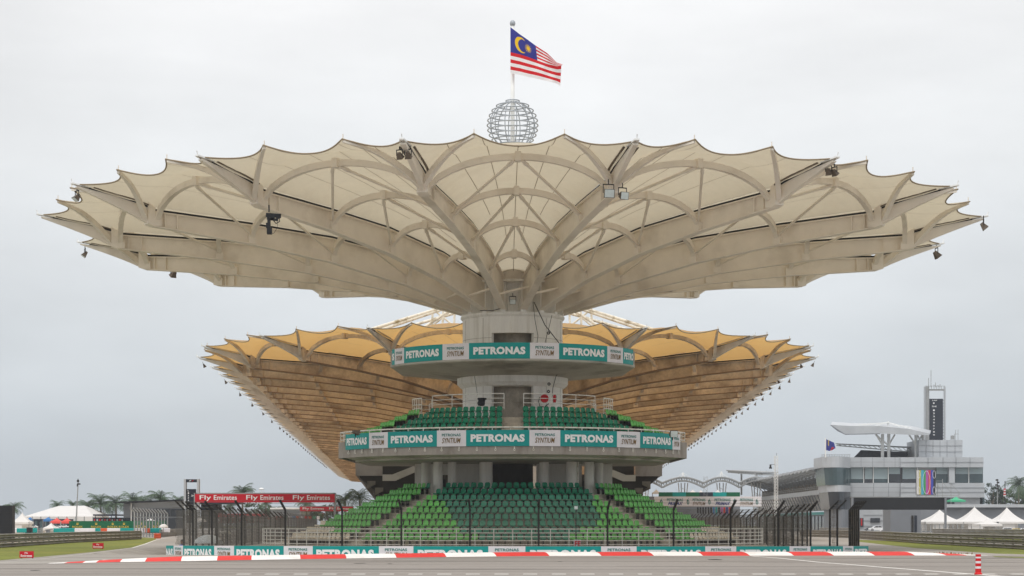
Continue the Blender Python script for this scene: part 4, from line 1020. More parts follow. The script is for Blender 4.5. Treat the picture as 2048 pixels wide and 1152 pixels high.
# floodlights hanging under the roof edge
def bell_data():
    mb = MB(); rows = []
    for z, r in ((0, .1), (-.15, .16), (-.5, .26), (-.72, .36)): rows.append([(r*cos(q), r*sin(q), z) for q in np.linspace(0, 2*pi, 9)[:-1]])
    mb.grid(rows, closed=True); mb.poly(rows[-1]); mb.tube((0, 0, 0), (0, 0, .45), .04, 5)
    me = bpy.data.meshes.new('roof_floodlight'); me.from_pydata(mb.v, [], mb.f); me.materials.append(M['lamp_body']); return me
bell = bell_data()
for W, s, wn in (([fan[0]]+wl, -1, 'left-hand'), ([fan[-1]]+wr, 1, 'right-hand')):
    c = 0
    for k, f in enumerate(W[:34]):
        if (s < 0 and k % 2 and k < 12): continue
        if s > 0 and k in (1,): continue
        c += 1
        for j in ((0,) if s < 0 else (0, 1)):
            p = fpt(f, 30.0-j*1.1, 18.85, (-.5, .7)[j], ZB_); o = bpy.data.objects.new('roof_floodlight', bell); sc.collection.objects.link(o); o.location = p
            o.rotation_euler = (random.uniform(-.5, .5), s*random.uniform(.1, .6)*(1 if j == 0 else -1), 0); o.scale = (.5,)*3
            pos = ['outer', 'inner'][j]+' lamp of the '+ordn(c)+' pair' if s > 0 else ordn(c)+' lamp'
            tag(o, '%s from the near end under the long roof, %s wing' % (pos, wn), 'floodlight', 'bell floodlights under the long roof edge')
# ================================================================== TREES
def palm(x, ytop, ybase, d, label, spread=1.0, group='palm trees on the skyline', seed=0):
    rnd = random.Random(seed); b = P(x, ybase, d); t = P(x+rnd.uniform(-2, 2), ytop, d); H = t[2]-b[2]; r = root('palm_tree', label, 'palm tree', b, group)
    hub = (t[0], t[1], t[2]-.9*spread); mb = MB(); mb.path([b, (b[0]*.6+hub[0]*.4+.1, d, b[2]+.5*(hub[2]-b[2])), hub], [.28, .2, .16], 7); mb.build('trunk', M['trunk'], r)
    mb = MB(); Lf = 3.6*spread
    for i in range(28):
        a = 2*pi*i/28+rnd.uniform(-.2, .2); e0 = rnd.choice([-.1, .2, .5, .8, 1.1, 1.35])+rnd.uniform(-.12, .12); L_ = Lf*rnd.uniform(.6, .95); pts = []; p = np.array(hub); el = e0
        for k in range(7): pts.append(p.copy()); p = p+L_/6*np.array((cos(a)*cos(el), sin(a)*cos(el), sin(el))); el -= .27
        for k in range(6):
            pa, pb = pts[k], pts[k+1]; sd = np.array((-sin(a), cos(a), 0)); w_ = .7*spread*sin(pi*(k+.9)/7.2)
            for q in range(3):
                m0 = pa+(pb-pa)*q/3; m1 = pa+(pb-pa)*(q+.55)/3
                for sg in (-1, 1):
                    tip = m0+(pb-pa)*.9+sd*sg*w_*1.3+np.array((0, 0, -.55*w_*rnd.uniform(.6, 1.8))); mb.poly([tuple(m0), tuple(m1), tuple(tip)])
        mb.path([tuple(q) for q in pts], .03*spread, 3)
    mb.build('crown', M['palm_leaf'], r); return r
def tree(x, ytop, ybase, d, wpx, label, m='leaf', group='leafy trees behind the track', seed=0, n=2600):
    rnd = random.Random(seed); b = P(x, ybase, d); t = P(x, ytop, d); H = t[2]-b[2]; Wm = wpx*d/F/2; r = root('tree', label, 'tree', b, group)
    mb = MB(); mb.path([b, (b[0], d, b[2]+H*.35), (b[0]+.3, d, b[2]+H*.7)], [H*.04, H*.03, H*.01], 7)
    for k in range(5): a = rnd.uniform(0, 2*pi); mb.path([(b[0], d, b[2]+H*.3), (b[0]+Wm*.6*cos(a), d+Wm*.6*sin(a), b[2]+H*rnd.uniform(.5, .75))], [H*.015, H*.005], 5)
    mb.build('trunk', M['trunk'], r); mb = MB(); cl = []
    for k in range(26):
        a = rnd.uniform(0, 2*pi); q = rnd.random()**.5; zz = rnd.uniform(.3, .9); rr = Wm*q*sqrt(max(.05, 1-((zz-.55)/.5)**2)); cl.append((b[0]+rr*cos(a), d+rr*sin(a), b[2]+H*zz, Wm*rnd.uniform(.2, .36)))
    for k in range(n):
        c = rnd.choice(cl); u = np.array([rnd.gauss(0, 1) for _ in range(3)]); u /= np.linalg.norm(u); q = c[3]*rnd.uniform(.6, 1.05); p = np.array(c[:3])+u*q*np.array((1, 1, .8)); s_ = Wm*.05*rnd.uniform(.6, 1.5)
        a = np.array([rnd.gauss(0, 1) for _ in range(3)]); a /= np.linalg.norm(a); bb_ = np.cross(a, u); mb.poly([tuple(p+a*s_), tuple(p+bb_*s_), tuple(p-a*s_), tuple(p-bb_*s_)])
    mb.build('crown', M[m], r); return r
def uniq(base, extra): return base+' '+extra
for i, (x, yt, sp, lab) in enumerate([(25, 1008, .95, 'behind the black screen at the far left'), (116, 1006, .75, 'over the marquee ridge, smallest one'), (144, 1006, .75, 'beside the thin light mast'), (176, 1004, 1.1, 'low one between light mast and tallest clump'),
        (202, 999, 1.45, 'widest one right of the marquee'), (231, 998, 1.3, 'in front of the slanted roof\'s tip'), (264, 995, 1.25, 'first rising above the slanted black roof'), (288, 995, 1.1, 'second rising above the slanted black roof'), (322, 988, 1.45, 'tallest one above the slanted black roof'),
        (357, 997, .9, 'just left of the timing tower'), (484, 977, 1.3, 'rising above the long red banner'), (612, 1000, 1.0, 'under the right end of the long red banner'), (690, 990, 1.3, 'left one of the pair above the bright green seats'), (720, 987, 1.2, 'nearest to the bright green seats on the left'),
        (461, 1008, .8, 'under the long red banner, left one'), (530, 1002, .7, 'behind the round green trees'), (1300, 985, .01, '')]):
    if sp < .1: continue
    palm(x, yt, 1055, 400, 'palm tree '+lab, sp*.92, seed=i)
for i, (x, yt, w_, lab) in enumerate([(512, 1004, 52, 'round green tree under the long red banner'), (548, 1009, 40, 'round green tree left of the white shed'), (655, 1010, 60, 'low bushy tree above the second red banner'), (628, 1014, 40, 'small bushy tree right of the white shed')]):
    tree(x, yt, 1052, 420, w_, lab, seed=40+i, n=1800)
for i, (x, yt, w_, lab, m) in enumerate([(1985, 962, 38, 'reddish brown tree touching the white building corner', 'leaf_dark'), (2005, 974, 40, 'dark tree behind the flag mast', 'leaf_dark'), (2030, 975, 50, 'dark tree right of the small striped flag', 'leaf'), (2046, 968, 34, 'tree at the far right edge of the skyline', 'leaf_dark'), (2060, 978, 50, 'tree cut by the right frame edge', 'leaf')]):
    tree(x, yt, 1030, 520, w_, lab, m, seed=60+i, n=2200)
palm(2036, 960, 1040, 500, 'palm tree among dark trees at the far right', 1.5, seed=77)
# ================================================================== LEFT SIDE
d = 215; a = P(-14, 1082, d); b = P(24.5, 1011, d)
bs_ = root('video_screen', 'large black back of a video screen cut by the left edge', 'screen', a); mb = MB(); mb.box(a[0], b[0], d, d+1.2, a[2], b[2]); mb.build('cabinet', M['black'], bs_)
mb = MB(); 
for k in range(5): mb.box(a[0]-.1, b[0]+.03, d-.04, d-.01, a[2]+(b[2]-a[2])*k/5, a[2]+(b[2]-a[2])*k/5+.05)
for x in (a[0]+.3, b[0]-.2): mb.box(x-.1, x+.1, d+.2, d+.5, -.0, a[2])
mb.build('frame', M['iron'], bs_)
def peak_tent(name, label, x0, x1, ypk, yeave, ybase, d, m='tent', depth=None, walls=True, group='white peaked tents', legs=True):
    a = P(x0, yeave, d); b = P(x1, yeave, d); pk = P((x0+x1)/2, ypk, d); bz = P(x0, ybase, d)[2]; w_ = b[0]-a[0]; dp = depth or w_; cx_, cy_ = (a[0]+b[0])/2, d+dp/2; r = root(name, label, 'tent', (cx_, cy_, bz), group)
    mb = MB(); rows = []; K = 8; h = pk[2]-a[2]
    for k in range(K+1):
        u = k/K; s_ = 1-u; z = a[2]+h*(u**1.0*.55+.45*u**2.6); rows.append([(cx_+w_/2*s_*q[0], cy_+dp/2*s_*q[1], z-.06*h*(1-abs(q[0])*abs(q[1]))*s_) for q in ((-1,-1),(-.5,-1),(0,-1),(.5,-1),(1,-1),(1,0),(1,1),(0,1),(-1,1),(-1,0))])
    mb.grid(rows, closed=True); mb.path([(cx_, cy_, pk[2]-.1), (cx_, cy_, pk[2]+h*.06)], .05, 5); mb.build('roof', M[m], r)
    mb = MB(); ev = [(cx_-w_/2, cy_-dp/2), (cx_+w_/2, cy_-dp/2), (cx_+w_/2, cy_+dp/2), (cx_-w_/2, cy_+dp/2)]
    mb.grid([[(x, y, a[2]-.35) for x, y in ev], [(x*1.0, y, a[2]+.02) for x, y in ev]], closed=True); mb.build('valance', M[m], r)
    if walls:
        mb = MB(); mb.box(cx_-w_*.48, cx_+w_*.48, cy_+dp*.3, cy_+dp*.32, bz, a[2]); mb.box(cx_-w_*.49, cx_-w_*.47, cy_-dp*.45, cy_+dp*.3, bz, a[2]); mb.box(cx_-w_*.3, cx_+w_*.1, cy_-dp*.46, cy_-dp*.45, bz, a[2]-.3); mb.build('side_wall', M[m], r)
    if legs:
        for x, y in ev: mb = MB(); mb.tube((x*.998+cx_*.002, y, bz), (x, y, a[2]), .06, 6); mb.build('leg', M['galv'], r)
    return r
peak_tent('peaked_tent', 'white peaked tent beside the black screen', 22, 58, 1025, 1044, 1057, 330)
peak_tent('peaked_tent', 'small white marshal tent on the gravel with a dark opening', 85, 107.5, 1046, 1056, 1066, 300, depth=4)
peak_tent('peaked_tent', 'red peaked market tent, left one of the row', 100, 122, 1035.5, 1043, 1056, 345, 'tent_red', walls=False, group='red tents')
peak_tent('peaked_tent', 'red peaked market tent, right one of the row', 121, 142, 1035.5, 1043, 1056, 345, 'tent_red', walls=False, group='red tents')
peak_tent('peaked_tent', 'blue peaked canopy beside the red tents', 86, 103, 1034, 1039, 1056, 350, 'tent_blue', walls=False, group='blue canopies')
peak_tent('peaked_tent', 'blue peaked canopy left of the marshal tent, small', 54, 64, 1034, 1038, 1056, 350, 'tent_blue', walls=False, group='blue canopies')
peak_tent('peaked_tent', 'white peaked tent behind the green advertising wall', 285, 311, 1036.5, 1042, 1056, 300)
# marquee
mq = root('marquee', 'large grey white marquee with sloping hipped roof beyond the red tents', 'marquee', P(130, 1056, 390)); mb = MB()
d = 380; e = [P(47, 1033, d), P(186, 1033, d), P(218, 1029, d+26), P(75, 1029, d+26)]; rg_ = [P(117, 1012, d+13), P(170, 1011.5, d+13)]
mb.poly([e[0], e[1], rg_[1], rg_[0]]); mb.poly([e[1], e[2], rg_[1]]); mb.poly([e[2], e[3], rg_[0], rg_[1]]); mb.poly([e[3], e[0], rg_[0]]); mb.build('roof', M['tent'], mq)
mb = MB(); g_ = [(p[0], p[1], 0) for p in e]; mb.grid([g_, e], closed=True); mb.build('side_wall', M['tent'], mq)
mb = MB()
for k in range(9): 
    x = e[0][0]+(e[1][0]-e[0][0])*k/8; mb.box(x-.08, x+.08, d-.06, d-.02, 0, e[0][2])
mb.build('frame', M['galv'], mq)
mb = MB(); a = P(50, 1056, 372); b = P(140, 1038, 372); mb.box(a[0], b[0], 372, 375, 0, b[2])
for k in range(10): mb.box(a[0]+k*.95, a[0]+k*.95+.5, 371.9, 371.99, .3, b[2]-.4, 1)
tag(mb.build('hospitality_cabin', [M['navy'], M['glass']]), 'long dark blue cabin in front of the marquee', 'cabin')
# cars
def car(label, x0, x1, ybase, m, group='parked cars', van=False, flip=False, d=None):
    d = d or (EYE*F/(ybase-HY)); a = P(x0, ybase, d); b = P(x1, ybase, d); gz = a[2]; L_ = b[0]-a[0]; k = L_/4.6 if not van else L_/4.9; r = root('parked_car' if not van else 'parked_van', label, 'car' if not van else 'van', ((a[0]+b[0])/2, d, gz), group)
    if van: pr = [(0,.35),(0,1.1),(.35,1.25),(.7,1.9),(.9,2.05),(4.75,2.1),(4.88,1.9),(4.9,.4),(4.4,.3),(.5,.3)]; wn = [(.75,1.2),(1.0,1.85),(4.6,1.9),(4.65,1.2)]
    else: pr = [(0,.4),(.02,.72),(.25,.85),(1.0,.95),(1.6,1.38),(2.1,1.47),(3.2,1.45),(3.95,1.05),(4.5,.95),(4.6,.75),(4.58,.4),(4.2,.28),(.4,.28)]; wn = [(1.15,.96),(1.66,1.32),(2.1,1.4),(3.15,1.39),(3.75,1.02)]
    f = (lambda x: b[0]-x*k) if flip else (lambda x: a[0]+x*k); Wd = 1.75*k
    mb = MB(); c0 = [(f(x), d, gz+z*k) for x, z in pr]; n = len(pr); rows = []
    for y, s_ in ((0, .96), (.12, 1), (1.65, 1), (1.77, .96)):
        rows.append([(f(2.3+(x-2.3)*s_), d+y*k, gz+(z if z < .9 else .9+(z-.9)*(1 if s_ == 1 else .95))*k) for x, z in pr])
    mb.grid(rows, closed=True); mb.poly(rows[0]); mb.poly(rows[-1][::-1]); mb.build('body', M[m], r)
    mb = MB(); mb.poly([(f(x), d-.02, gz+z*k*.99) for x, z in wn])
    mb.build('side_window', M['glass_dark'], r)
    mb = MB()
    xm = 2.45 if not van else 2.4; mb.box(min(f(xm), f(xm+.08)), max(f(xm), f(xm+.08)), d-.04, d-.025, gz+.95*k, gz+1.4*k); mb.build('door_pillar', M[m], r)
    for x in (.85, 3.7):
        mb = MB(); c = (f(x), gz+.33*k); pts = [(c[0]+.33*k*cos(q), c[1]+.33*k*sin(q)) for q in np.linspace(0, 2*pi, 17)[:-1]]; mb.prism(pts, d-.05, d+.2); w_ = mb.build('wheel', M['tyre'], r)
        mb = MB(); pts = [(c[0]+.2*k*cos(q), c[1]+.2*k*sin(q)) for q in np.linspace(0, 2*pi, 13)[:-1]]; mb.prism(pts, d-.07, d-.045); mb.build('rim', M['galv'], w_)
    mb = MB(); mb.box(min(f(.0), f(.3)), max(f(.0), f(.3)), d-.01, d+.3*k, gz+.62*k, gz+.75*k); mb.build('headlight', M['lamp'], r); return r
car('white car parked left of the marshal tent, by the blue canopy', 58, 75, 1056, 'car_white', d=335); car('silver white car under the red tents, left one', 107, 121, 1056, 'car_white', d=338); car('white car half hidden behind the green wall edge', 120, 137, 1055.5, 'car_white', d=336, flip=True)
# green wall with crown emblem (own drawing of a five-point crown)
def crown_em(mb, fn, u, v, w_, h, m):
    pts = [(-.5, 1), (-.28, .3), (-.25, 1.15), (-.08, .35), (0, 1.3), (.08, .35), (.25, 1.15), (.28, .3), (.5, 1), (.3, 0), (-.3, 0)]
    i = len(mb.v); mb.v += [tuple(fn(u+w_*a, v+h*b)) for a, b in pts]
    for q in ((0, 1, 10), (1, 2, 3), (3, 4, 5), (5, 6, 7), (7, 8, 9), (1, 3, 5), (1, 5, 7), (1, 7, 9), (1, 9, 10)): mb.f.append(tuple(i+j for j in q)); mb.m.append(m)
gw = root('advertising_wall', 'dark green advertising wall with gold crowns behind the tyre barrier', 'advertising wall', P(203, 1057, 262))
d = 262; a = P(138, 1057, d); b = P(269, 1042, d); mb = MB(); mb.box(a[0], b[0], d, d+.2, a[2], b[2]); mb.build('panel', M['rolex_green'], gw)
fn = lambda u, v: (a[0]+(b[0]-a[0])*u, d-.03, a[2]+(b[2]-a[2])*v)
mb = MB()
for x in (155, 192.5, 225.5, 248): u = (x-138)/131; put_text(mb, 'ROLEX', fn, u-.078, u+.078, .1, .36, bold=.02); crown_em(mb, fn, u, .48, .045, .32, 0)
mb.build('lettering', M['gold'], gw)
g2 = root('advertising_wall', 'second green advertising wall seen through the angled fence', 'advertising wall', P(300, 1057, 275))
d2 = 275; a2 = P(270, 1057, d2); b2 = P(332, 1041, d2); mb = MB(); mb.box(a2[0], b2[0], d2, d2+.2, a2[2], b2[2]); mb.build('panel', M['rolex_green'], g2)
fn = lambda u, v: (a2[0]+(b2[0]-a2[0])*u, d2-.03, a2[2]+(b2[2]-a2[2])*v)
mb = MB()
for u in (.2, .75): put_text(mb, 'ROLEX', fn, u-.17, u+.17, .08, .38, bold=.03); crown_em(mb, fn, u, .48, .08, .32, 0)
mb.build('lettering', M['gold'], g2)
# tyre barrier segments
tb = root('tyre_barrier', 'teal, white and orange wrapped tyre barrier beyond the gravel', 'barrier', P(200, 1065, 255)); d = 255
for x0, x1, m in ((22, 33, 'vinyl_white'), (33.3, 74, 'teal'), (107, 149, 'teal'), (149.5, 190, 'vinyl_white'), (190.5, 201, 'teal'), (201.3, 214, 'orange'), (214.3, 240, 'vinyl_white'), (240.3, 268, 'teal'), (268.3, 290, 'vinyl_white'), (290.3, 300, 'orange'), (300.3, 322, 'teal'), (322.3, 340, 'vinyl_white')):
    a = P(x0, 1065.5, d); b = P(x1, 1056.6, d); mb = MB(); n = max(2, int((b[0]-a[0])/.6)); pts = []
    for k in range(n+1): pts.append((a[0]+(b[0]-a[0])*k/n, d+.06*abs(sin(k*2.1))))
    mb.grid([[(x, y+.1, a[2]) for x, y in pts], [(x, y, a[2]+.1) for x, y in pts], [(x, y, b[2]-.06) for x, y in pts], [(x, y+.08, b[2]) for x, y in pts], [(x, y+.9, b[2]) for x, y in pts]]); mb.build('wrapped_segment', M[m], tb)
# guardrails
def guardrail(label, pts, h, group='steel guardrails', bands=3, name='guardrail'):
    r = root(name, label, 'guardrail', pts[0], group)
    dx, dy = pts[-1][0]-pts[0][0], pts[-1][1]-pts[0][1]; L0 = sqrt(dx*dx+dy*dy); nx, ny = dy/L0, -dx/L0
    mx, my = (pts[0][0]+pts[-1][0])/2, (pts[0][1]+pts[-1][1])/2
    if nx*mx+ny*my > 0: nx, ny = -nx, -ny
    for k in range(bands):
        mb = MB(); rows = []
        for p in pts:
            z0 = p[2]+h*(k+.05)/bands; z1 = p[2]+h*(k+.95)/bands; zz = [z0, z0+.2*(z1-z0), z0+.42*(z1-z0), z0+.58*(z1-z0), z0+.8*(z1-z0), z1]; oo = [0, .07, .01, .01, .07, 0]
            rows.append([(p[0]+nx*o, p[1]+ny*o, z) for z, o in zip(zz, oo)]+[(p[0]+nx*(o-.02), p[1]+ny*(o-.02), z) for z, o in zip(zz[::-1], oo[::-1])])
        mb.grid(rows, closed=True); mb.build('rail_beam', M['armco'], r)
    mb = MB()
    for a, b in zip(pts[:-1], pts[1:]):
        L_ = sqrt((a[0]-b[0])**2+(a[1]-b[1])**2); n = max(1, int(L_/3))
        for k in range(n): x = a[0]+(b[0]-a[0])*k/n-nx*.12; y = a[1]+(b[1]-a[1])*k/n-ny*.12; mb.box(x-.06, x+.06, y-.06, y+.06, 0, a[2]+h*.97)
    tag(mb.build('post_row', M['armco'], r), None, None, kind='stuff'); return r
def gp_(x, y): p = G(x, y); return (p[0], p[1], 0.0)
guardrail('grey triple guardrail in front of the gravel, left of the grass', [gp_(-60, 1099), gp_(0, 1096), (gp_(140, 1086)), gp_(283, 1078.5)], 1.0)
guardrail('short grey guardrail beyond the orange block, left of the timing tower', [gp_(322, 1074.5), gp_(372, 1069.5)], 1.05)
guardrail('grey guardrail running along the right-hand grass strip', [gp_(1600, 1073), gp_(1702, 1076), gp_(1850, 1088), gp_(2110, 1103)], .95)
guardrail('upper grey guardrail on the right in front of the white tents', [gp_(1865, 1072), gp_(2110, 1078)], 1.1)
guardrail('short guardrail at the foot of the pit wall on the right', [gp_(1640, 1066), gp_(1720, 1068)], 1.1)
mb = MB(); a = P(310, 1077, 230); mb.rbox((a[0]+.3, 230, .3), .75, .5, .6); mb.rbox((a[0]+.3, 229.73, .45), .6, .06, .08); mb.rbox((a[0]+.3, 229.73, .2), .6, .06, .08)
tag(mb.build('orange_barrier_block', M['orange']), 'orange block barrier at the end of the left guardrail', 'barrier')
for x0, x1, y0, y1, lab in ((39, 67, 1102.5, 1115.5, 'red airline trackside board nearer the left edge, on the grass'), (185, 207, 1086, 1097, 'smaller red airline trackside board halfway along the grass')):
    d = EYE*F/(y1+1.2-HY)
    flat_sign('trackside_board', lab, 'sign', x0, x1, y0, y1, d, M['banner_red'], [('Fly', .38, .62, .56, .85, M['text_white'], dict(bold=.02)), ('Emirates', .1, .9, .14, .5, M['text_white'], dict(bold=.02))], th_=.06, group='red trackside boards')
# light mast left
lm = root('light_mast', 'tall slender grey mast with small camera lamps, in front of the marquee', 'mast', P(152, 1056, 300)); d = 300
mb = MB(); mb.path([P(152, 1056, d), P(154, 1010, d), P(156.5, 960, d)], [.13, .1, .07], 7); mb.build('pole', M['galv'], lm)
mb = MB(); mb.rbox(P(156, 962, d), .3, .3, .3); mb.rbox(P(157.5, 968, d), .5, .2, .2); mb.tube(P(156, 965, d), P(156, 957.5, d), .07, 5); mb.rbox(P(155, 971, d), .2, .2, .3); mb.build('lamp_cluster', M['iron'], lm)
# marshal post equipment on gravel
mp_ = root('marshal_ladder', 'small metal access frame beside the marshal tent', 'frame', P(80, 1078, 232)); mb = MB(); d = 232
for x in (75.5, 82.5): mb.tube(P(x, 1077, d), P(x, 1055, d), .06, 5)
for y in range(1058, 1077, 3): mb.tube(P(75.5, y, d), P(82.5, y, d), .04, 5)
mb.build('frame', M['galv'], mp_)
mb = MB(); a = P(53, 1065, 228); b = P(63, 1055, 228); mb.box(a[0], b[0], 228, 228.6, a[2], b[2]); mb.box(a[0]+.25, a[0]+.3, 228.1, 228.3, 0, a[2]); mb.box(b[0]-.3, b[0]-.25, 228.1, 228.3, 0, a[2])
tag(mb.build('monitor_stand', M['black']), 'small black monitor on legs in front of the teal tyre wall', 'screen')
mb = MB(); a = P(95, 1077, 226)
mb.box(a[0]-.35, a[0]+.35, 226, 226.6, 0, .62); mb.box(a[0]-.2, a[0]+.2, 226.1, 226.5, .62, 1.0); mb.beam((a[0]-.3, 226, 1.0), (a[0]+.55, 226.3, 1.12), .12, .12)
tag(mb.build('camera_dolly', M['clad_dark']), 'grey tracked camera machine in front of the marshal tent', 'camera')
# building with slanted roof
wb = root('welcome_building', 'grey building with a thin slanted black roof and long dark window', 'building', P(295, 1060, 330)); d = 330
def pr_px(mb, pts, d0, d1, m=0): q = [P(x, y, d0) for x, y in pts]; mb.prism([(p[0], p[2]) for p in q], d0, d1, m)
def bx_px(mb, x0, x1, y0, y1, d0, d1, m=0): a = P(x0, y1, d0); b = P(x1, y0, d0); mb.box(a[0], b[0], d0, d1, a[2], b[2], m)
mb = MB(); pr_px(mb, [(225, 1003.5), (372, 998.5), (372, 1000.8), (245, 1006.5), (226, 1005)], d-3, d+18); mb.build('roof', M['black'], wb)
mb = MB(); pr_px(mb, [(247, 1006.5), (366, 1001), (366, 1066), (247, 1066)], d+.5, d+16); mb.build('wall', M['clad'], wb)
mb = MB(); bx_px(mb, 266.5, 366, 1017.5, 1033, d+.2, d+.45); mb.build('window', M['glass_dark'], wb)
mb = MB(); 
for x in (283, 300, 318, 340): bx_px(mb, x, x+.7, 1017.6, 1032.9, d+.1, d+.18)
mb.build('window_mullion', M['clad_dark'], wb)
mb = MB(); bx_px(mb, 245.5, 261, 1036, 1066, d+.15, d+.48); mb.build('lower_wall', M['navy'], wb)
mb = MB(); bx_px(mb, 262.5, 366, 1036, 1066, d+.12, d+.44); mb.build('lower_window', M['glass_dark'], wb)
mb = MB(); bx_px(mb, 261.2, 263.6, 1004, 1042, d-.4, d-.1); mb.build('column', M['white_steel'], wb)
mb = MB(); bx_px(mb, 247, 266, 1008, 1035, d+.1, d+.46); mb.build('side_wall', M['clad_dark'], wb)
mb = MB(); d3 = 350; bx_px(mb, 186, 232, 1028.5, 1031.5, d3, d3+8); 
for x in (190, 205, 222, 230): bx_px(mb, x, x+1, 1031.4, 1056, d3, d3+.2)
tag(mb.build('shade_canopy', M['navy']), 'low flat dark canopy between marquee and slanted-roof building', 'canopy')
mb = MB(); bx_px(mb, 186, 247, 1035, 1056, 356, 358, 0); 
for k in range(12): bx_px(mb, 188+k*5, 191+k*5, 1038, 1042, 355.8, 355.95, 1+k % 2)
tag(mb.build('stall_row', [M['navy'], M['red'], M['clad']]), 'row of dark stalls under the low canopy', 'stall')
# timing tower
def timing_tower(label, x0, x1, ytop, ybase, d, pw, panel, board, digits, head=None, ants=False):
    r = root('timing_tower', label, 'tower', P((x0+x1)/2, ybase, d))
    for a, b in ((x0, x0+pw), (x1-pw, x1)):
        mb = MB(); bx_px(mb, a, b, ytop, ybase, d, d+.9); mb.build('tower_leg', M['clad'], r)
    mb = MB(); bx_px(mb, x0+pw*.7, x1-pw*.7, panel[0], panel[1], d+.1, d+.8); mb.build('head_panel', M['navy'] if head else M['galv'], r)
    if head:
        p = P((x0+x1)/2, (panel[0]+panel[1])/2, d); a = P(x0+pw, panel[1]-1, d); b = P(x1-pw, panel[0]+1, d); fn = lambda u, v: (a[0]+(b[0]-a[0])*u, d+.05, a[2]+(b[2]-a[2])*v)
        lt = MB(); put_text(lt, 'F', fn, .28, .5, .15, .85, bold=.04, shear=.5); put_text(lt, '1', fn, .52, .72, .15, .85, m=1, bold=.04, shear=.5); lt.build('lettering', [M['text_white'], M['banner_red']], r)
    mb = MB(); bx_px(mb, board[0], board[1], board[2], board[3], d+.2, d+.8); br_ = mb.build('scoreboard', M['navy'], r)
    lt = MB(); a = P(board[0], board[3], d); b = P(board[1], board[2], d); fn = lambda u, v: (a[0]+(b[0]-a[0])*u, d+.15, a[2]+(b[2]-a[2])*v)
    for s, u0, u1, v0, v1 in digits: put_text(lt, s, fn, u0, u1, v0, v1, bold=.02)
    lt.build('lettering', M['text_white'], br_)
    mb = MB(); n = 14
    for k in range(n):
        y = board[2]+(board[3]-board[2])*(k+.5)/n; bx_px(mb, board[0]-1.6, board[0], y-.8, y+.8, d+.3, d+.5); bx_px(mb, board[1], board[1]+1.6, y-.8, y+.8, d+.3, d+.5)
    mb.build('side_rungs', M['clad_dark'], r); return r
timing_tower('timing tower with dark numeral board and emblem panel, left of the red banner', 367.5, 398, 958, 1056, 260, 4.2, (958.5, 964.5), (373, 391, 978, 1046),
             [(s, .12, .26, 1-.07*(k+1), 1-.07*(k+1)+.04) for k, s in enumerate(['L', '1', '2', '3', '4', '5', '6', '7', '8', '9', '10'])]+[('24', .5, .9, .78, .83)], head=True)
# umbrellas, person
def parasol(label, x0, x1, ytop, yrim, ybase, d, m='tent', group='white sun umbrellas'):
    r = root('sun_umbrella', label, 'umbrella', P((x0+x1)/2, ybase, d), group); a = P(x0, yrim, d); b = P(x1, yrim, d); t = P((x0+x1)/2, ytop, d); R0 = (b[0]-a[0])/2; cx_ = t[0]; mb = MB(); rows = []
    for k in range(7):
        q = k/6*pi/2; rows.append([(cx_+R0*sin(q)*cos(2*pi*j/24)*(1 if j % 3 else .97), d+R0*sin(q)*sin(2*pi*j/24), a[2]+(t[2]-a[2])*cos(q)**1.15-.03*(j % 3 != 0)*sin(q)) for j in range(24)])
    mb.grid(rows, closed=True); mb.build('cover', M[m], r); mb = MB(); mb.tube(P((x0+x1)/2, ybase, d), t, .03, 6); mb.build('pole', M['iron'], r); return r
parasol('large pale umbrella just behind the barrier at its left end', 387, 447, 1069.5, 1086, 1092, 128, 'pale_cover')
parasol('white umbrella at the end of the gravel, by the fence', 318, 336.5, 1048, 1055, 1065, 250)
parasol('small cream umbrella behind the left dark fence', 390, 413, 1037, 1043, 1060, 210)
parasol('grey cream umbrella low behind the dark fence, right of the pale one', 440, 462, 1061, 1067, 1090, 132, 'soffit')
pp = root('person', 'person in a blue shirt seen from the shoulders up behind the barrier end', 'person', P(364, 1120, 125.5)); d = 125.5
mb = MB(); c = P(364, 1092, d); rows = []
for z, rx, ry in ((-.7, .19, .13), (-.3, .2, .14), (-.02, .22, .14), (.06, .16, .11), (.1, .07, .07), (.16, .06, .06), (.18, .085, .1), (.26, .095, .11), (.34, .085, .1), (.4, .04, .05)):
    rows.append([(c[0]+rx*cos(q), d+ry*sin(q), c[2]+z) for q in np.linspace(0, 2*pi, 15)[:-1]])
mb.grid(rows[4:], closed=True); mb.build('body', M['skin'], pp, smooth=True)
mb = MB(); mb.grid(rows[:5], closed=True); mb.path([(c[0]-.2, d, c[2]), (c[0]-.3, d-.02, c[2]-.2), (c[0]-.27, d-.1, c[2]-.45)], [.07, .06, .05], 7); mb.path([(c[0]+.2, d, c[2]), (c[0]+.3, d-.02, c[2]-.2), (c[0]+.27, d-.1, c[2]-.45)], [.07, .06, .05], 7); mb.build('shirt', M['shirt'], pp, smooth=True)
mb = MB(); mb.grid([[(c[0]+r_*cos(q), d+.01+r_*1.15*sin(q), c[2]+z) for q in np.linspace(0, 2*pi, 13)[:-1]] for z, r_ in ((.27, .1), (.34, .1), (.41, .06), (.43, .01))], closed=True); mb.build('hair', M['hair'], pp, smooth=True)
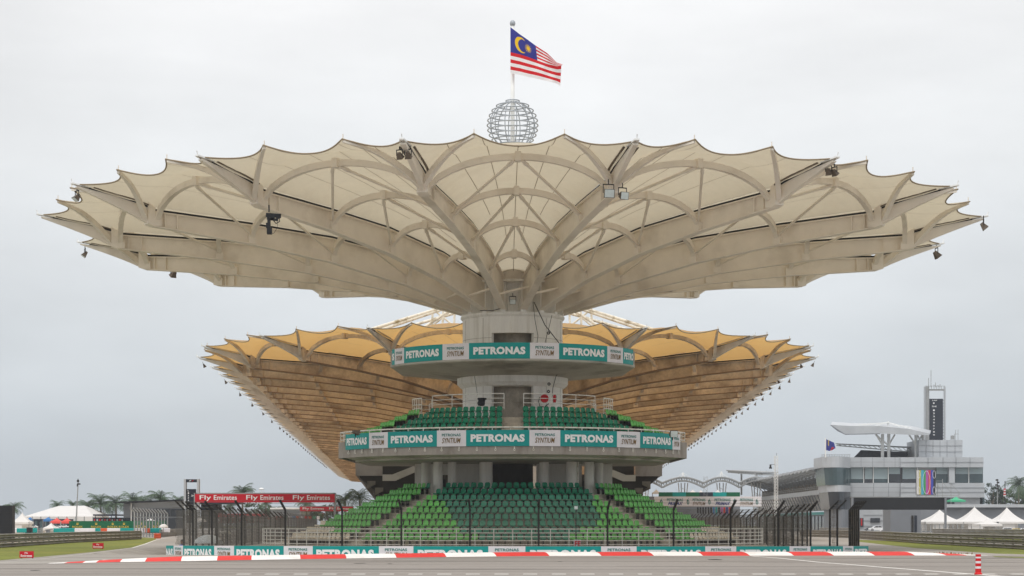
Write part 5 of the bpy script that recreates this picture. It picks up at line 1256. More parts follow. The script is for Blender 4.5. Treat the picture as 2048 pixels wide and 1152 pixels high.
# fence cluster near the green walls
def far_fence(label, pts, h, group='receding safety fences', crank=0):
    r = root('debris_fence', label, 'fence', pts[0], group)
    for p in pts:
        mb = MB(); mb.beam(p, (p[0], p[1], p[2]+h), .18, .18); 
        if crank: mb.beam((p[0], p[1], p[2]+h), (p[0]+crank, p[1]-.2, p[2]+h+.6), .16, .16)
        mb.build('post', M['galv'], r)
    mb = MB()
    for a, b in zip(pts[:-1], pts[1:]):
        for k in range(6): z = h*(k+1)/6; mb.beam((a[0], a[1], a[2]+z), (b[0], b[1], b[2]+z), .03, .03)
    mb.build('cables', M['fence_steel'], r); return r
far_fence('pale posted fence angling away in front of the second green wall', [(P(x, 1050, dd_)[0], dd_, 0) for x, dd_ in [(269+6.0*k, 240+3.5*k) for k in range(12)]], 3.2, crank=-.5)
# red banners on gantries
def gantry_banner(label, x0, x1, y0, y1, d, n, txt='Fly Emirates', posts=(0, 1), ybase=1060, th_=.25):
    a = P(x0, y1, d); b = P(x1, y0, d); r = root('banner_gantry', label, 'banner', ((a[0]+b[0])/2, d, 0), 'red airline banners on gantries'); mb = MB(); mb.box(a[0], b[0], d, d+th_, a[2], b[2]); p = mb.build('banner', M['banner_red'], r)
    fn = lambda u, v: (a[0]+(b[0]-a[0])*u, d-.03, a[2]+(b[2]-a[2])*v); lt = MB()
    for k in range(n):
        u = (k+.5)/n; w_ = .4/n; put_text(lt, 'Fly', fn, u-w_, u-w_*.38, .17, .86, bold=.012); put_text(lt, 'Emirates', fn, u-w_*.24, u+w_, .3, .86, bold=.012)
    lt.build('lettering', M['text_white'], p)
    for s in posts:
        x = a[0] if s == 0 else b[0]; mb = MB(); mb.box(x-.12, x+.12, d+.05, d+.3, 0, b[2]+.1); mb.build('post', M['galv'], r)
    mb = MB(); mb.box(a[0], b[0], d+.05, d+.2, b[2], b[2]+.12); mb.build('top_tube', M['galv'], r); return r
gantry_banner('long red airline banner on a gantry above the left dark fence', 390, 669.5, 988, 1004.8, 190, 3)
gantry_banner('second red airline banner, smaller, right below the long one', 600, 706, 1013.5, 1022.5, 330, 2)
gantry_banner('third small red banner peeping below the second one', 600, 650, 1027, 1032, 420, 2)
rs = root('red_stand', 'low red roofed spectator stand behind the dark fence posts', 'stand', P(478, 1056, 240)); mb = MB(); d = 240
bx_px(mb, 432, 525, 1027.5, 1034, d, d+5); mb.build('roof', M['banner_red'], rs)
mb = MB(); bx_px(mb, 432, 525, 1036, 1046, d+2, d+4); mb.build('red_board', M['banner_red'], rs)
mb = MB()
for x in range(432, 526, 9): bx_px(mb, x, x+.8, 1034, 1060, d+.2, d+.4)
for x in range(436, 520, 6): bx_px(mb, x, x+3, 1037, 1045, d+1.8, d+1.95, 1+(x//6) % 2)
mb.build('frame', [M['iron'], M['vinyl_white'], M['banner_red']], rs)
mb = MB(); bx_px(mb, 398, 480, 1004.5, 1008, 300, 306); bx_px(mb, 402, 436, 1008, 1056, 302, 306)
tag(mb.build('pit_shelter', M['navy']), 'dark flat roofed shelter directly under the left end of the long red banner', 'shelter')
ws = root('white_shed', 'long low white industrial shed with pale roof behind the round trees', 'shed', P(570, 1052, 400)); mb = MB(); bx_px(mb, 541, 602, 1018.5, 1050, 400, 420); mb.build('wall', M['clad'], ws)
mb = MB(); pr_px(mb, [(540, 1015.5), (572, 1014.5), (603, 1015.5), (603, 1018.5), (540, 1018.5)], 399, 421); mb.build('roof', M['white_steel'], ws)
mb = MB(); bx_px(mb, 546, 600, 1024, 1024.6, 399.7, 399.9); bx_px(mb, 546, 600, 1030, 1030.6, 399.7, 399.9); mb.build('cladding_trim', M['joint'], ws)
wt = root('water_tower', 'faint distant white disc-topped water tower above the long red banner', 'water tower', P(523, 1050, 900)); mb = MB()
c = P(523, 978, 900); mb.sector([(0, c[2]-.5), (1.0, c[2]-.4), (1.3, c[2]), (.6, c[2]+.5), (0, c[2]+.6)], 0, 2*pi, 16, c=(c[0], c[1]), close=False); mb.tube((c[0], c[1], 0), (c[0], c[1], c[2]-1), .4, 8); mb.build('tank', M['white_steel'], wt)
# coloured umbrellas/people boards above the receding pit-side fence
for i in range(14):
    x = 527+i*8.2; col = ['tent_blue', 'orange', 'vinyl_white', 'banner_red', 'orange', 'tent_green', 'vinyl_white'][i % 7]; d = 300+i*7; mb = MB(); bx_px(mb, x, x+5.5, 1033.5-.1*i, 1040-.1*i, d, d+.3); bx_px(mb, x+2.5, x+3, 1040-.1*i, 1058, d+.1, d+.2)
    tag(mb.build('race_placard', M[col]), '%s placard above the far fence, %s along from the red stand' % ({'tent_blue': 'blue', 'vinyl_white': 'white', 'banner_red': 'red', 'tent_green': 'green', 'orange': 'orange'}[col], ordn(i+1)), 'placard', 'coloured placards above the far fence')
# ================================================================== RIGHT SIDE
# arched truss roofs
ar = root('truss_roof_pavilion', 'distant white pavilion of wavy steel truss arches with masts', 'pavilion', P(1385, 1050, 560)); d = 560
xv = [1252, 1325, 1407, 1479, 1545]
for k in range(4):
    x0, x1 = xv[k], xv[k+1]
    for dd_ in (d, d+22):
        mb = MB(); A = []; B = []
        for i in range(17):
            u = i/16; x = x0+(x1-x0)*u; yt = 966-11*sin(pi*u); A.append(P(x, yt, dd_)); B.append(P(x, yt+9-2.5*sin(pi*u), dd_))
        mb.path(A, .32, 5); mb.path(B, .28, 5)
        for i in range(16): mb.tube(A[i], B[i+1] if i % 2 == 0 else B[i+1], .14, 4); mb.tube(B[i], A[i+1], .14, 4) if i % 2 else None
        mb.build('arch_truss', M['galv'], ar)
    mb = MB(); rows = []
    for i in range(17):
        u = i/16; x = x0+(x1-x0)*u; yt = 965.5-11.5*sin(pi*u); rows.append([P(x, yt, d+.5), P(x, yt-1, d+11), P(x, yt, d+22)])
    mb.grid(rows); mb.build('roof', M['clad'], ar, smooth=True)
    xm = (x0+x1)/2
    mb = MB()
    for q in (-5, -2, 2, 5): mb.tube(P(xm+q*.5, 1040, d+8), P(xm+q*1.9, 966, d+(4 if q % 2 else 12)), .15, 5)
    for y in range(975, 1035, 9): mb.tube(P(xm-5, y, d+8), P(xm+5, y+5, d+8), .09, 4)
    mb.build('tripod_column', M['white_steel'], ar)
    if k in (1, 3) or k == 2:
        mb = MB(); 
        for q in (-3, 3): mb.tube(P(xm+q, 957, d+8), P(xm+(0 if k != 2 else 0), 945 if k == 1 else 943, d+8), .2, 5)
        for q in (-14, 16): mb.tube(P(xm, 945, d+8), P(xm+q, 957, d+8), .07, 4)
        mb.build('mast', M['white_steel'], ar)
for i, (x, w_) in enumerate([(1313, 15), (1386, 14), (1436, 13), (1402, 9)]):
    peak_tent('peaked_tent', '%s small white tent tip above the dark green hoarding' % ordn(i+1), x-w_/2, x+w_/2, 978+.5*i, 985, 1000, 470, group='white peaked tents', walls=False)
hb = root('green_hoarding', 'dark green hoarding strip above the white sponsor gantry', 'hoarding', P(1390, 1000, 420)); mb = MB()
for k, m in enumerate((0, 1, 0, 2, 1, 0)): bx_px(mb, 1318+k*27, 1345+k*27, 984.5, 993, 420, 421, m)
mb.build('panel', [M['rolex_green'], M['teal'], M['navy']], hb)
mb = MB(); bx_px(mb, 1280, 1480, 993, 1050, 423, 425); mb.build('backing_wall', M['clad_dark'], hb)
# sponsor gantry
sg = root('sponsor_gantry', 'white sponsor gantry spanning the pit straight on the right', 'gantry', P(1415, 1060, 330)); d = 330
mb = MB(); bx_px(mb, 1310, 1523, 993, 1013, d, d+1.5); gb = mb.build('banner', M['vinyl_white'], sg)
a_ = P(1310, 1013, d); b_ = P(1523, 993, d); fn = lambda u, v: (a_[0]+(b_[0]-a_[0])*u, d-.04, a_[2]+(b_[2]-a_[2])*v)
lt = MB()
def drop_em(mb, fn, u, v0, v1, m):
    w_ = .024; h = v1-v0
    for R1, R0 in ((.5, .30),):
        for k in range(16):
            q0 = 2*pi*k/16; q1 = 2*pi*(k+1)/16; mb.poly([fn(u+w_*R*cos(q), v0+h*.33+h*.33*R/.5*sin(q)) for R, q in ((R1, q0), (R1, q1), (R0, q1), (R0, q0))], m)
    mb.poly([fn(u+w_*a, v0+h*b) for a, b in ((-.5, .33), (-.45, .65), (.25, 1.0), (-.1, .6), (-.25, .38))], m)
    mb.poly([fn(u+w_*.12*cos(q), v0+h*.33+h*.1*sin(q)) for q in np.linspace(0, 2*pi, 9)[:-1]], m)
for i, (xc, kind) in enumerate([(1325, 'E'), (1350, 'P'), (1398, 'S'), (1445, 'P'), (1493, 'S')]):
    u = (xc-1310)/213; w_ = 16/213
    if kind == 'E': drop_em(lt, fn, (1323-1310)/213, .2, .85, 0); continue
    put_text(lt, 'PETRONAS', fn, u-w_*(1 if kind == 'P' else .8), u+w_*(1 if kind == 'P' else .8), .52, .8, m=0, bold=.02)
    if kind == 'P': put_text(lt, 'PRIMAX', fn, u-w_*.9, u+w_, .15, .45, m=1, bold=.04, shear=.4)
    else: put_text(lt, 'SYNTIUM', fn, u-w_*.8, u+w_*.8, .13, .45, m=2, bold=.012, shear=.25)
for xc in (1376, 1419, 1469, 1514): drop_em(lt, fn, (xc-1310)/213, .2, .85, 0)
lt.build('lettering', [M['text_teal'], M['text_blue'], M['text_gold']], gb)
for x in (1314, 1521):
    mb = MB(); bx_px(mb, x, x+3, 1013, 1066, d+.2, d+1.2); mb.build('post', M['galv'], sg)
for i in range(14):
    x = 1394+i*5.3; col = ['black', 'black', 'black', 'black', 'black', 'black', 'tent_blue', 'teal', 'black', 'bar4', 'banner_red', 'text_blue', 'bar5', 'black'][i]; mb = MB(); pts = [(x, 1014.5), (x+3.4, 1014.5), (x+3.2+(i % 3)*.4, 1027+(i*7 % 5)), (x+.2, 1026)]
    pr_px(mb, pts, 322, 322.3)
    tag(mb.build('pennant', M[col]), '%s pennant hanging beneath the white gantry, %s from its left end' % ({'black': 'black', 'tent_blue': 'light blue', 'teal': 'teal', 'bar4': 'purple', 'banner_red': 'red', 'text_blue': 'dark blue', 'bar5': 'dull red'}[col], ordn(i+1)), 'pennant', 'pennants under the white gantry')
# truss mast
tm = root('truss_mast', 'slender white lattice mast in front of the pit stand', 'mast', P(1552, 1060, 300)); d = 300; mb = MB()
A = [(-.28, 0), (.28, 0), (0, .5)]; bx, _, bz = P(1552, 1060, d); tz = P(1552, 911, d)[2]
for x, y in A: mb.tube((bx+x, d+y, bz), (bx+x, d+y, tz), .04, 5)
n = 24
for k in range(n):
    for q in range(3): p0 = A[q]; p1 = A[(q+1) % 3]; mb.tube((bx+p0[0], d+p0[1], bz+(tz-bz)*k/n), (bx+p1[0], d+p1[1], bz+(tz-bz)*(k+1)/n), .028, 4)
mb.build('lattice', M['white_steel'], tm); mb = MB(); mb.tube(P(1553, 911, d), P(1553.5, 906, d), .03, 4); mb.tube(P(1541, 929, d), P(1550, 929, d), .04, 4); mb.rbox(P(1541, 933, d), .25, .25, .6); mb.rbox(P(1541, 936, d), .45, .3, .2); mb.build('camera_arm', M['iron'], tm)
tm2 = root('truss_mast', 'second thinner lattice mast over the truss pavilion', 'mast', P(1411, 1050, 420)); mb = MB(); d = 420; bx, _, bz = P(1411, 1050, d); tz = P(1411, 953, d)[2]
for x in (-.35, .35): mb.tube((bx+x, d, bz), (bx+x, d, tz), .05, 4)
for k in range(20): mb.tube((bx-.35 if k % 2 else bx+.35, d, bz+(tz-bz)*k/20), (bx+.35 if k % 2 else bx-.35, d, bz+(tz-bz)*(k+1)/20), .035, 4)
mb.build('lattice', M['galv'], tm2)
# pit stand (receding grandstand over the pits)
ps = root('pit_grandstand', 'long receding pit grandstand with finned white roof over tinted glass boxes', 'grandstand', P(1600, 1063, 430))
def PX(x, d): return (x-CX)*d/F
def pit(u):  # u 0 near (x=1643) .. 1 far (x=1470); returns X, depth
    d = 452+u*150
    return 69.5+1.2*u, d
def pz(u, ynear): X, dd_ = pit(u); return None
NS = 22
zr = EYE+(1050-925)*430/F; zroof = zr
for k in range(NS):
    u = k/NS; X, dd_ = pit(u); mb = MB(); u2 = (k+.9)/NS; X2, dd2 = pit(u2)
    mb.hexa([(X, dd_, zroof-1.0), (X+16, dd_, zroof+.6), (X2+16, dd2, zroof+.2), (X2, dd2, zroof-1.4), (X, dd_, zroof-.5), (X+16, dd_, zroof+1.1), (X2+16, dd2, zroof+.7), (X2, dd2, zroof-.9)])
    mb.build('roof_fin', M['clad'], ps)
    mb = MB(); mb.tube((X+.5, dd_, zroof-1.2), (X+12, dd_, zroof-4.0), .16, 5); mb.tube((X+9, dd_, zroof-8), (X+9, dd_, zroof), .22, 5); mb.tube((X+4, dd_, zroof-1.2), (X+9, dd_, zroof-6), .13, 5); mb.tube((X+14, dd_, zroof-.6), (X+9, dd_, zroof-6), .13, 5)
    for q in range(5): mb.tube((X+1+q*2.2, dd_, zroof-1.1), (X+2+q*2.2, dd_, zroof-1.5-q*.55), .08, 4)
    mb.build('roof_bracket', M['galv'], ps)
def pit_strip(name, m, z0, z1, o0, o1, u0=0, u1=1, ns=8, slope=0):
    mb = MB(); rows = []
    for k in range(ns+1):
        u = u0+(u1-u0)*k/ns; X, dd_ = pit(u); rows.append([(X+o0+slope, dd_, z0), (X+o0, dd_, z1), (X+o1, dd_, z1), (X+o1, dd_, z0)])
    mb.grid(rows, closed=True); mb.poly(rows[0]); mb.poly(rows[-1]); return mb.build(name, m, ps)
zz = lambda y, d=430: EYE+(1050-y)*d/F
pit_strip('seat_terrace', M['concrete_dark'], zz(974), zz(956), 7, 13)
pit_strip('back_wall', M['navy'], zz(968), zz(934), 14, 15)
pit_strip('balcony', M['clad'], zz(984), zz(974), 4.2, 5)
pit_strip('glass_front', M['glass_dark'], zz(1018), zz(984), 4.8, 9, slope=1.6)
pit_strip('sponsor_strip', M['teal'], zz(1027), zz(1021), 6.2, 6.8)
pit_strip('lower_wall', M['clad_dark'], 0, zz(1027), 7.5, 12)
mb = MB()
for k in range(40):
    u = k/40; X, dd_ = pit(u); mb.tube((X+4.4, dd_, zz(973)), (X+4.4, dd_, zz(966)), .06, 4)
for z in (zz(966), zz(969.5)): a = pit(0); b = pit(1); mb.tube((a[0]+4.4, a[1], z), (b[0]+4.4, b[1], z), .06, 4)
mb.build('railing', M['galv'], ps)
mb = MB()
for k in range(30):
    u = k/30; X, dd_ = pit(u); mb.hexa([(X+6.3, dd_, zz(1018)), (X+6.6, dd_, zz(1018)), (X+6.6, dd_+.3, zz(1018)), (X+6.3, dd_+.3, zz(1018)), (X+4.7, dd_, zz(984)), (X+5, dd_, zz(984)), (X+5, dd_+.3, zz(984)), (X+4.7, dd_+.3, zz(984))])
tag(mb.build('window_mullions', M['clad_dark'], ps), None, None, kind='stuff')
mb = MB()
for k in range(26):
    u = k/26+.01; X, dd_ = pit(u); mb.box(X+7.3, X+7.45, dd_, dd_+3.5, 0.1, zz(1030))
mb.build('garage_shutters', M['glass_dark'], ps)
mb = MB(); q = P(1468, 941, 600); q2 = P(1537, 944, 560); mb.beam(P(1468, 944, 600), P(1540, 949, 560), 4, .5); mb.beam(P(1468, 941, 600), P(1540, 945, 560), 5, .35)
for x in (1472, 1484, 1496, 1508, 1520, 1532): mb.tube(P(x, 941.5, 590), P(x+6, 948, 590), .12, 4)
mb.tube(P(1483, 948, 585), P(1483, 990, 585), .3, 5); mb.build('end_canopy', M['galv'], ps)
# pit building
pb = root('pit_building', 'large silver clad race control building with tinted window bands', 'building', P(1800, 1063, 445)); d = 445
def blk(name, m, x0, x1, y0, y1, d0=d, dp=25): mb = MB(); bx_px(mb, x0, x1, y0, y1, d0, d0+dp); return mb.build(name, m, pb)
blk('parapet_wall', M['clad'], 1700, 1801, 914.5, 934.5, d-1.0, 27); blk('parapet_wall', M['clad'], 1801.3, 1967, 914.5, 934.5, d-1.6, 27)
blk('core_wall', M['clad'], 1703, 1965, 934, 1063, d+1.2, 24)
blk('spandrel', M['clad'], 1701, 1801, 966, 993, d-.4, 6); blk('spandrel', M['clad'], 1801.3, 1969, 966, 995, d-1.0, 6)
for x0, x1 in ((1701, 1727), (1729, 1746), (1747, 1776), (1777, 1801), (1804, 1833), (1872, 1898), (1910, 1937), (1938, 1966)):
    w_ = blk('window', M['glass_dark'] if x0 in (1729, 1777, 1804) else M['glass'], x0, x1, 934.6, 965.5, d+.3, .5)
    mb = MB(); bx_px(mb, x0+1, x1-1, 935, 948 if (x0//10) % 2 else 958, d+.15, d+.28); mb.build('blind', M['blind'], w_)
blk('pillar', M['clad'], 1898.3, 1909.7, 934.6, 966, d-1.2, 2)
for x in (1726.8, 1746, 1776, 1834, 1937): blk('mullion', M['white_steel'], x, x+1.4, 934.6, 966, d-.1, .3)
blk('lower_floor', M['clad'], 1701, 1838, 1019, 1063, d-.6, 4)
blk('lower_floor', M['clad'], 1909, 1965, 995, 1012, d+.5, 3)
for x0, x1 in ((1709, 1717), (1720, 1727)): blk('door', M['glass_dark'], x0, x1, 1036, 1054, d-.9, .25)
blk('low_window', M['glass_dark'], 1741, 1760, 1036, 1045, d-.9, .25)
for x in (1712, 1722): blk('red_notice', M['red'], x, x+2.5, 1037, 1051, d-1.1, .15)
for x in (1747, 1777, 1800, 1838, 1875): blk('cladding_joint', M['joint'], x, x+.5, 966, 993, d-1.15, .1)
for x in (1722, 1745, 1768, 1790, 1830, 1856, 1886, 1912, 1940): blk('cladding_joint', M['joint'], x, x+.4, 914.6, 934, d-1.75, .1)
for y in (924, ): blk('cladding_joint', M['joint'], 1700, 1967, y, y+.4, d-1.75, .1)
for y in (975, 984): blk('cladding_joint', M['joint'], 1701, 1969, y, y+.4, d-1.15, .1)
for y in (1030, 1041, 1052): blk('cladding_joint', M['joint'], 1727, 1838, y, y+.4, d-.75, .1)
blk('dark_corner', M['glass_dark'], 1893, 1909, 995, 1008, d+.6, 1); blk('dark_corner', M['glass'], 1960, 1969, 995, 1008, d+.5, 1)
# bow glass front on the left
def bowpts(xa, xb, y, dd_, bul=5): return [(PX(xa+(xb-xa)*k/8, dd_)*1.0, dd_-bul*sin(pi*min(1, .18+.82*k/8)), zz(y, dd_)) for k in range(9)]
for nm, m, xa, xb, y0, y1, sh in (('bow_parapet', 'clad', 1641, 1701, 914.5, 936, 0), ('bow_window', 'glass', 1644, 1701, 936.2, 971, 3), ('bow_spandrel', 'clad', 1650, 1701, 971.2, 984, 0), ('bow_lower_window', 'glass_dark', 1652, 1701, 984.2, 1019, 4), ('bow_base', 'clad_dark', 1662, 1701, 1019.2, 1063, 0)):
    mb = MB(); t_ = bowpts(xa, xb, y0, 442); b__ = bowpts(xa+sh, xb, y1, 442); mb.grid([b__, t_]); mb.poly([t_[0], t_[-1], (t_[-1][0], 452, t_[-1][2]), (t_[0][0], 452, t_[0][2])]); mb.grid([[t_[0], (t_[0][0], 452, t_[0][2])], [b__[0], (b__[0][0], 452, b__[0][2])]]); mb.build(nm, M[m], pb)
blk('roof_block', M['clad'], 1838, 1925, 880, 914.6, d+4, 14)
for x in (1852, 1866, 1880, 1894, 1910): blk('cladding_joint', M['joint'], x, x+.4, 880.2, 914, d+3.9, .08)
for y in (891, 903): blk('cladding_joint', M['joint'], 1838, 1925, y, y+.4, d+3.85, .08)
mb = MB()
for x in range(1644, 1701, 5): mb.tube(P(x, 915, 440), P(x, 909, 440), .05, 4)
for y in (909, 912): mb.tube(P(1643, y, 440), P(1701, y, 440), .05, 4)
mb.build('roof_railing', M['galv'], pb)
# winged roof canopy
wc = root('winged_roof', 'white winged canopy on branching struts atop the race control building', 'canopy', P(1765, 914, 452)); d = 452
mb = MB(); top_ = [(1661, 849.5), (1700, 852), (1760, 852), (1820, 858), (1859, 867)]; bt = [(1675, 862), (1691, 869), (1760, 867), (1830, 870), (1858, 870.5)]
A = [P(x, y, d-6) for x, y in top_]; B = [P(x, y, d-6) for x, y in bt]; A2 = [P(x+3, y-6, d+8) for x, y in top_]; B2 = [P(x+3, y-4, d+8) for x, y in bt]
mb.grid([A, B]); mb.grid([A, A2]); mb.grid([B, B2]); mb.grid([A2, B2]); mb.poly([A[-1], B[-1], B2[-1], A2[-1]]); mb.build('roof', M['clad'], wc)
mb = MB(); mb.poly([P(1662, 850, d-6.2), P(1690, 868, d-6.2), P(1676, 862, d-6.2)]); mb.path([P(1661, 850, d-6.3), P(1676, 862, d-6.3), P(1691, 869, d-6.3), P(1760, 867.5, d-6.3)], .12, 4); mb.build('edge_trim', M['clad_dark'], wc)
mb = MB(); pk = P(1776, 845, d)
for x, y in ((1707, 852), (1730, 850), (1800, 853), (1822, 857), (1745, 853)): mb.tube(pk, P(x, y, d-4), .13, 4)
mb.tube(P(1706, 850.5, d), P(1776, 845, d), .16, 4); mb.tube(P(1776, 845, d), P(1820, 856, d), .16, 4); mb.tube(P(1776, 843, d), P(1777, 868, d), .2, 5); mb.build('top_ties', M['white_steel'], wc)
mb = MB()
for x in (1777.5, 1765, 1832, 1846): mb.tube(P(x, 914.5, d), P(x, 868, d), .38, 7)
for x, xa in ((1777, 1751), (1777, 1790), (1765, 1752), (1832, 1818), (1832, 1845), (1846, 1834)): mb.tube(P(x, 891, d), P(xa, 869, d), .2, 5)
mb.build('branch_strut', M['white_steel'], wc)
us_ = root('upper_stand', 'sloping dark truss roof of the small stand under the winged canopy', 'stand', P(1760, 914, 462)); d = 462
mb = MB(); mb.hexa([P(1671, 888, d-4), P(1835, 897, d-4), P(1835, 897, d+8), P(1671, 888, d+8), P(1671, 886.5, d-4), P(1835, 894, d-4), P(1835, 894, d+8), P(1671, 886.5, d+8)]); mb.build('roof', M['clad_dark'], us_)
mb = MB(); mb.tube(P(1673, 891, d-4.2), P(1834, 912, d-4.2) if False else P(1834, 905, d-4.2), .16, 4); mb.tube(P(1673, 888, d-4.2), P(1834, 896, d-4.2), .16, 4)
for k in range(16): x = 1675+k*10; mb.tube(P(x, 888+k*.5, d-4.3), P(x+10, 892+k*.9, d-4.3), .09, 4)
mb.build('truss', M['galv'], us_)
mb = MB(); mb.poly([P(1708, 914.6, d), P(1722, 900, d), P(1838, 905, d), P(1838, 914.6, d)]); mb.poly([P(1708, 914.6, d+6), P(1722, 900, d+6), P(1838, 905, d+6), P(1838, 914.6, d+6)]); mb.grid([[P(1708, 914.6, d), P(1722, 900, d), P(1838, 905, d)], [P(1708, 914.6, d+6), P(1722, 900, d+6), P(1838, 905, d+6)]])
for k in range(6): mb.beam(P(1710+k*20, 914.5, d-.3), P(1722+k*20, 901+k*.3, d-.3), .2, .2)
mb.build('seating_block', M['navy'], us_)
timing_tower('timing tower with tall numeral board and aerials above the race control building', 1849, 1891.5, 773, 882, 470, 2.6, (778, 781), (1858, 1886, 797.5, 880),
             [('LAP', .25, .6, .95, .975), ('1', .3, .4, .88, .91), ('THE', .2, .55, .80, .83)]+[(str(k), .3, .42, .78-.075*k, .78-.075*k+.035) for k in range(1, 10)])
mb = MB()
for x, y in ((1862, 740), (1857, 756), (1871, 765), (1880, 768), (1876, 770), (1868, 769)): mb.tube(P(x, 775, 470), P(x, y, 470), .09, 4)
for x in range(1853, 1890, 5): mb.tube(P(x, 778, 469), P(x, 772, 469), .07, 4)
mb.tube(P(1850, 772, 469), P(1890, 772, 469), .07, 4)
mb.tube(P(1855, 773, 470), P(1855, 882, 470), .45, 6)
tag(mb.build('aerial_cluster', M['galv']), 'cluster of thin aerials and railing on top of the tall right timing tower', 'aerials')
mb = MB()
for x, y in ((1911, 860), (1916, 859), (1909, 868)): mb.tube(P(x, 880, 450), P(x, y, 450), .07, 4)
mb.rbox(P(1905, 875, 450), .8, .5, .9); mb.tube(P(1909, 868, 450), P(1918, 868, 450), .06, 4)
tag(mb.build('roof_aerials', M['galv']), 'thin roof aerials on the silver block right of the timing tower', 'aerials')
# flag left of pit building
ff = root('state_flag', 'dark blue flag with red and gold marks on a pole above the curved glass corner', 'flag', P(1651, 915, 438)); d = 438
mb = MB(); mb.tube(P(1651, 915, d), P(1651, 876, d), .16, 6); mb.build('pole', M['white_steel'], ff)
mb = MB(); rows = []
for k in range(9): x = 1652+k*2; rows.append([P(x, 878+k*.9, d+.4*sin(k)), P(x+(.4*k if k > 4 else 0), 889+k*.9, d+.4*sin(k+.5)), P(x-(k*.35), 902-abs(k-4)*.5, d+.4*sin(k+1))])
i0 = len(mb.f); mb.grid(rows)
mb.m = [{4: 1, 11: 2, 13: 2}.get(k, 0) for k in range(len(mb.f))]
mb.build('cloth', [M['flag_blue'], M['gold'], M['flag_red']], ff, smooth=True)
# black gantry, test-card screen, grey cabin
bg = root('black_gantry', 'wide black panelled gantry in front of the silver building', 'gantry', P(1798, 1065, 330)); d = 330
mb = MB(); bx_px(mb, 1704, 1892, 995, 1019.5, d, d+1.5); mb.build('panel', M['black'], bg)
mb = MB(); bx_px(mb, 1703, 1893, 993.8, 995, d-.1, d+1.6); mb.build('top_rail', M['galv'], bg)
for x in (1703, 1889.5): mb = MB(); bx_px(mb, x, x+4, 995.5, 1068, d-.5, d-.05); mb.build('post', M['clad_dark'], bg)
gc = root('grey_cabin', 'plain grey box building beneath the black gantry', 'cabin', P(1815, 1067, 345)); mb = MB(); bx_px(mb, 1781, 1842, 1019, 1068, 345, 352); mb.build('wall', M['clad_dark'], gc)
mb = MB(); bx_px(mb, 1823, 1827, 1031, 1068, 344.8, 344.95); mb.build('door', M['iron'], gc); mb = MB(); bx_px(mb, 1829, 1834, 1031, 1068, 344.8, 344.95); mb.build('door', M['navy'], gc)
ts = root('test_card_screen', 'upright video screen showing coloured vertical test bars and circles', 'screen', P(1852, 990, 400)); d = 400
mb = MB(); bx_px(mb, 1833, 1871.5, 940, 989.5, d, d+.8); mb.build('housing', M['black'], ts)
mb = MB(); ws_ = [5, 4, 5.2, 4.3, 5.2, 4.8, 5, 5]; x = 1833
for k, w_ in enumerate(ws_): bx_px(mb, x, x+w_, 940.3, 989.2, d-.12, d-.03, k); x += w_
mb.build('display', [M['bar%d' % k] for k in range(8)], ts)
mb = MB(); c = P(1852.5, 965, d)
mb.path([(c[0]+.75*cos(q), d-.16, c[2]+2.35*sin(q)) for q in np.linspace(0, 2*pi, 33)[:-1]], .04, 4, closed=True)
for x, y in ((1837, 949), (1868, 949), (1837, 981), (1868, 981)): c = P(x, y, d); mb.path([(c[0]+.3*cos(q), d-.16, c[2]+.8*sin(q)) for q in np.linspace(0, 2*pi, 17)[:-1]], .04, 4, closed=True)
mb.build('test_circle', M['text_white'], ts)
mb = MB(); xs_ = [1834, 1852, 1870, 1885, 1902, 1918]
for k, x in enumerate(xs_): mb.tube(P(x, 1000, d+2), P(x, (990, 990, 950, 958, 968, 982)[k], d+2), .07, 4)
for k in range(2, 5):
    for y in (962, 974, 986): 
        if y > (990, 990, 950, 958, 968, 982)[k+1]-4: mb.tube(P(xs_[k], y, d+2), P(xs_[k+1], y, d+2), .06, 4)
    mb.tube(P(xs_[k], 955+k*3, d+2), P(xs_[k+1], 985, d+2), .06, 4)
mb.tube(P(1834, 990.5, d+1), P(1918, 991, d+1), .08, 4); mb.build('scaffold', M['galv'], ts)
# low building and tents on the right
lb = root('low_building', 'long low grey building with white roof edge behind the white tents', 'building', P(1985, 1062, 420)); mb = MB(); bx_px(mb, 1842, 2130, 1015, 1064, 420, 430); mb.build('wall', M['clad_dark'], lb)
mb = MB(); bx_px(mb, 1892, 2130, 1008.5, 1014.8, 419, 431); mb.build('roof', M['clad'], lb)
mb = MB(); bx_px(mb, 1892, 2130, 1017, 1018, 419.5, 419.9); mb.build('eaves_trim', M['joint'], lb)
peak_tent('peaked_tent', 'large white peaked tent beside the gantry post, left of three', 1851, 1927, 1019, 1043.5, 1062, 350, depth=8)
peak_tent('peaked_tent', 'large white peaked tent, middle of three on the right', 1922, 1997, 1013.5, 1043.5, 1062, 352, depth=8)
peak_tent('peaked_tent', 'large white peaked tent cut by the right edge', 1994, 2056, 1014.5, 1043.5, 1062, 352, depth=8)
peak_tent('peaked_tent', 'small low white tent in front of the middle peaked tent', 1960, 2006, 1039.5, 1048.5, 1062, 325, depth=6, walls=False)
peak_tent('peaked_tent', 'light green peaked canopy on the building terrace', 1902, 1932, 993, 1000.5, 1008, 425, 'tent_green', depth=5, walls=False, group='green canopies')
car('white hatchback parked left of the grey cabin', 1738.5, 1772, 1062, 'car_white', d=400); car('dark grey hatchback behind the white one', 1729, 1750, 1061.5, 'car_grey', d=412); car('silver car half hidden by the grey cabin', 1760, 1783, 1063.5, 'car_white', d=390, flip=True)
car('white minibus behind the small low tent', 2004, 2024, 1064, 'car_white', van=True, d=335); car('pale van with yellow stripe at the far right', 2024, 2040, 1064, 'van_yellow', van=True, d=330); car('white van cut by the right edge', 2040, 2058, 1064, 'car_white', van=True, d=332)
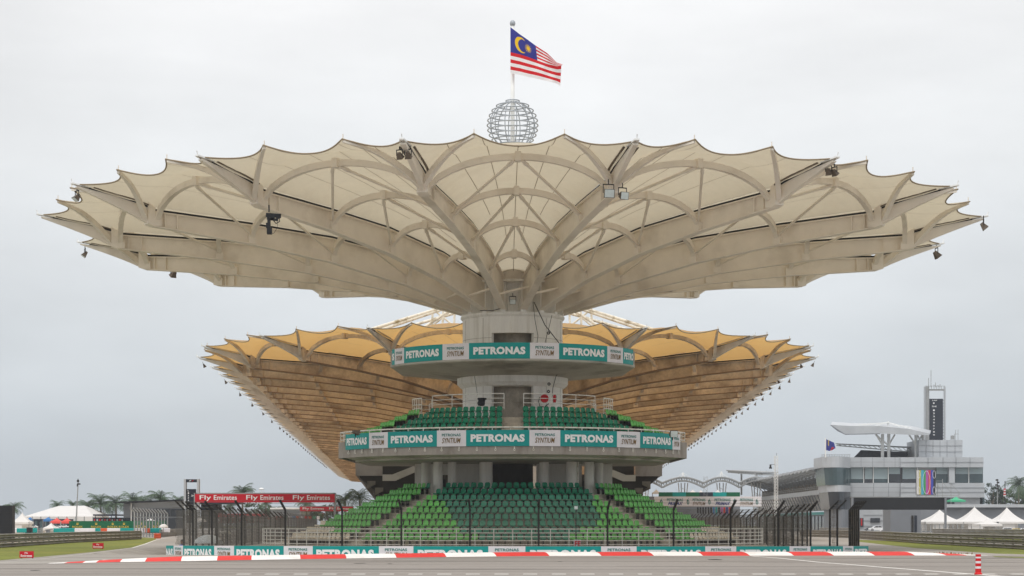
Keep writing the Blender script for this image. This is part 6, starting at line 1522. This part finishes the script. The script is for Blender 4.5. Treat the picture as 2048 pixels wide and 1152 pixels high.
car('white car seen through the fence by the pit garages, left one', 1651, 1664, 1061.5, 'car_white', d=425); car('white car beside the pit garages, right one', 1663, 1678, 1062, 'car_white', d=415)
far_fence('wire fence enclosing the left large peaked tent', [(PX(1843+9*k, 322), 322, 0) for k in range(10)], 1.7)
fence_run('debris_fence', 'dark fence panel stack at the right end of the barrier', 22.2, 124, .03, [124, 124.8, 125.6, 126.4, 127.2, 128], .9, -.3, 2.6, mesh=(.12, .011))
fence_run('debris_fence', 'short fence standing out to the right of the barrier end', 20.2, 120.2, 0, [120.2, 123.0], 1, -.3, 2.6)
# striped flag and light cluster on the right
sf = root('striped_flag', 'small red and white striped flag on a mast before the dark trees', 'flag', P(2010, 1010, 500)); mb = MB(); mb.tube(P(2010, 1010, 500), P(2010, 962, 500), .12, 5); mb.build('pole', M['iron'], sf)
mb = MB()
for k in range(6): bx_px(mb, 2007.5+.3*sin(k), 2011.5+.4*sin(k*2), 977+k*2.6, 979.6+k*2.6, 499.5-.1*k, 499.7-.1*k, k % 2)
mb.build('cloth', [M['flag_red'], M['flag_white']], sf)
l2 = root('light_mast', 'slim mast with stacked lamps beside the building among dark trees', 'mast', P(1995, 1010, 495)); mb = MB(); mb.tube(P(1995, 1010, 495), P(1995, 958, 495), .14, 5); mb.build('pole', M['galv'], l2)
mb = MB()
for x, y in ((1994, 960), (1996, 965), (1993, 970), (1997, 972), (1995, 977)): mb.rbox(P(x, y, 494.6), .6, .4, .4)
mb.build('lamp_cluster', M['iron'], l2)
# bollard
bo = root('bollard', 'red and white banded plastic bollard on the track edge at the right', 'bollard', G(1956.5, 1149.5)); c = G(1956.5, 1149.5)
mb = MB(); mb.sector([(0, .008), (.125, .008), (.125, .05), (.1, .07), (.09, .09)], 0, 2*pi, 20, c=(c[0], c[1]), close=False); mb.build('base', M['red'], bo)
for z0, z1, m in ((.08, .2, 'red'), (.2, .27, 'vinyl_white'), (.27, .37, 'red'), (.37, .44, 'vinyl_white'), (.44, .53, 'red'), (.53, .58, 'vinyl_white'), (.58, .66, 'red')):
    mb = MB(); r0 = .098-.02*z0; mb.sector([(0, z0), (r0, z0), (r0, z1), (0, z1)], 0, 2*pi, 20, c=(c[0], c[1]), close=False); mb.build('band', M[m], bo)

# ================================================================== HAZE
mb = MB(); mb.box(-1500, 1500, -80, 1700, -2.0, 62.0)
hz_m = bpy.data.materials.new('haze'); hz_m.use_nodes = True; t = hz_m.node_tree; t.nodes.clear()
ho = t.nodes.new('ShaderNodeOutputMaterial'); pv = t.nodes.new('ShaderNodeVolumePrincipled'); pv.inputs['Color'].default_value = (.9, .94, 1, 1); pv.inputs['Density'].default_value = .00022; pv.inputs['Anisotropy'].default_value = .2
t.links.new(pv.outputs[0], ho.inputs['Volume'])
hz = mb.build('haze', hz_m); hz['kind'] = 'stuff'; hz['label'] = 'thin pale humid haze hanging over the whole circuit'
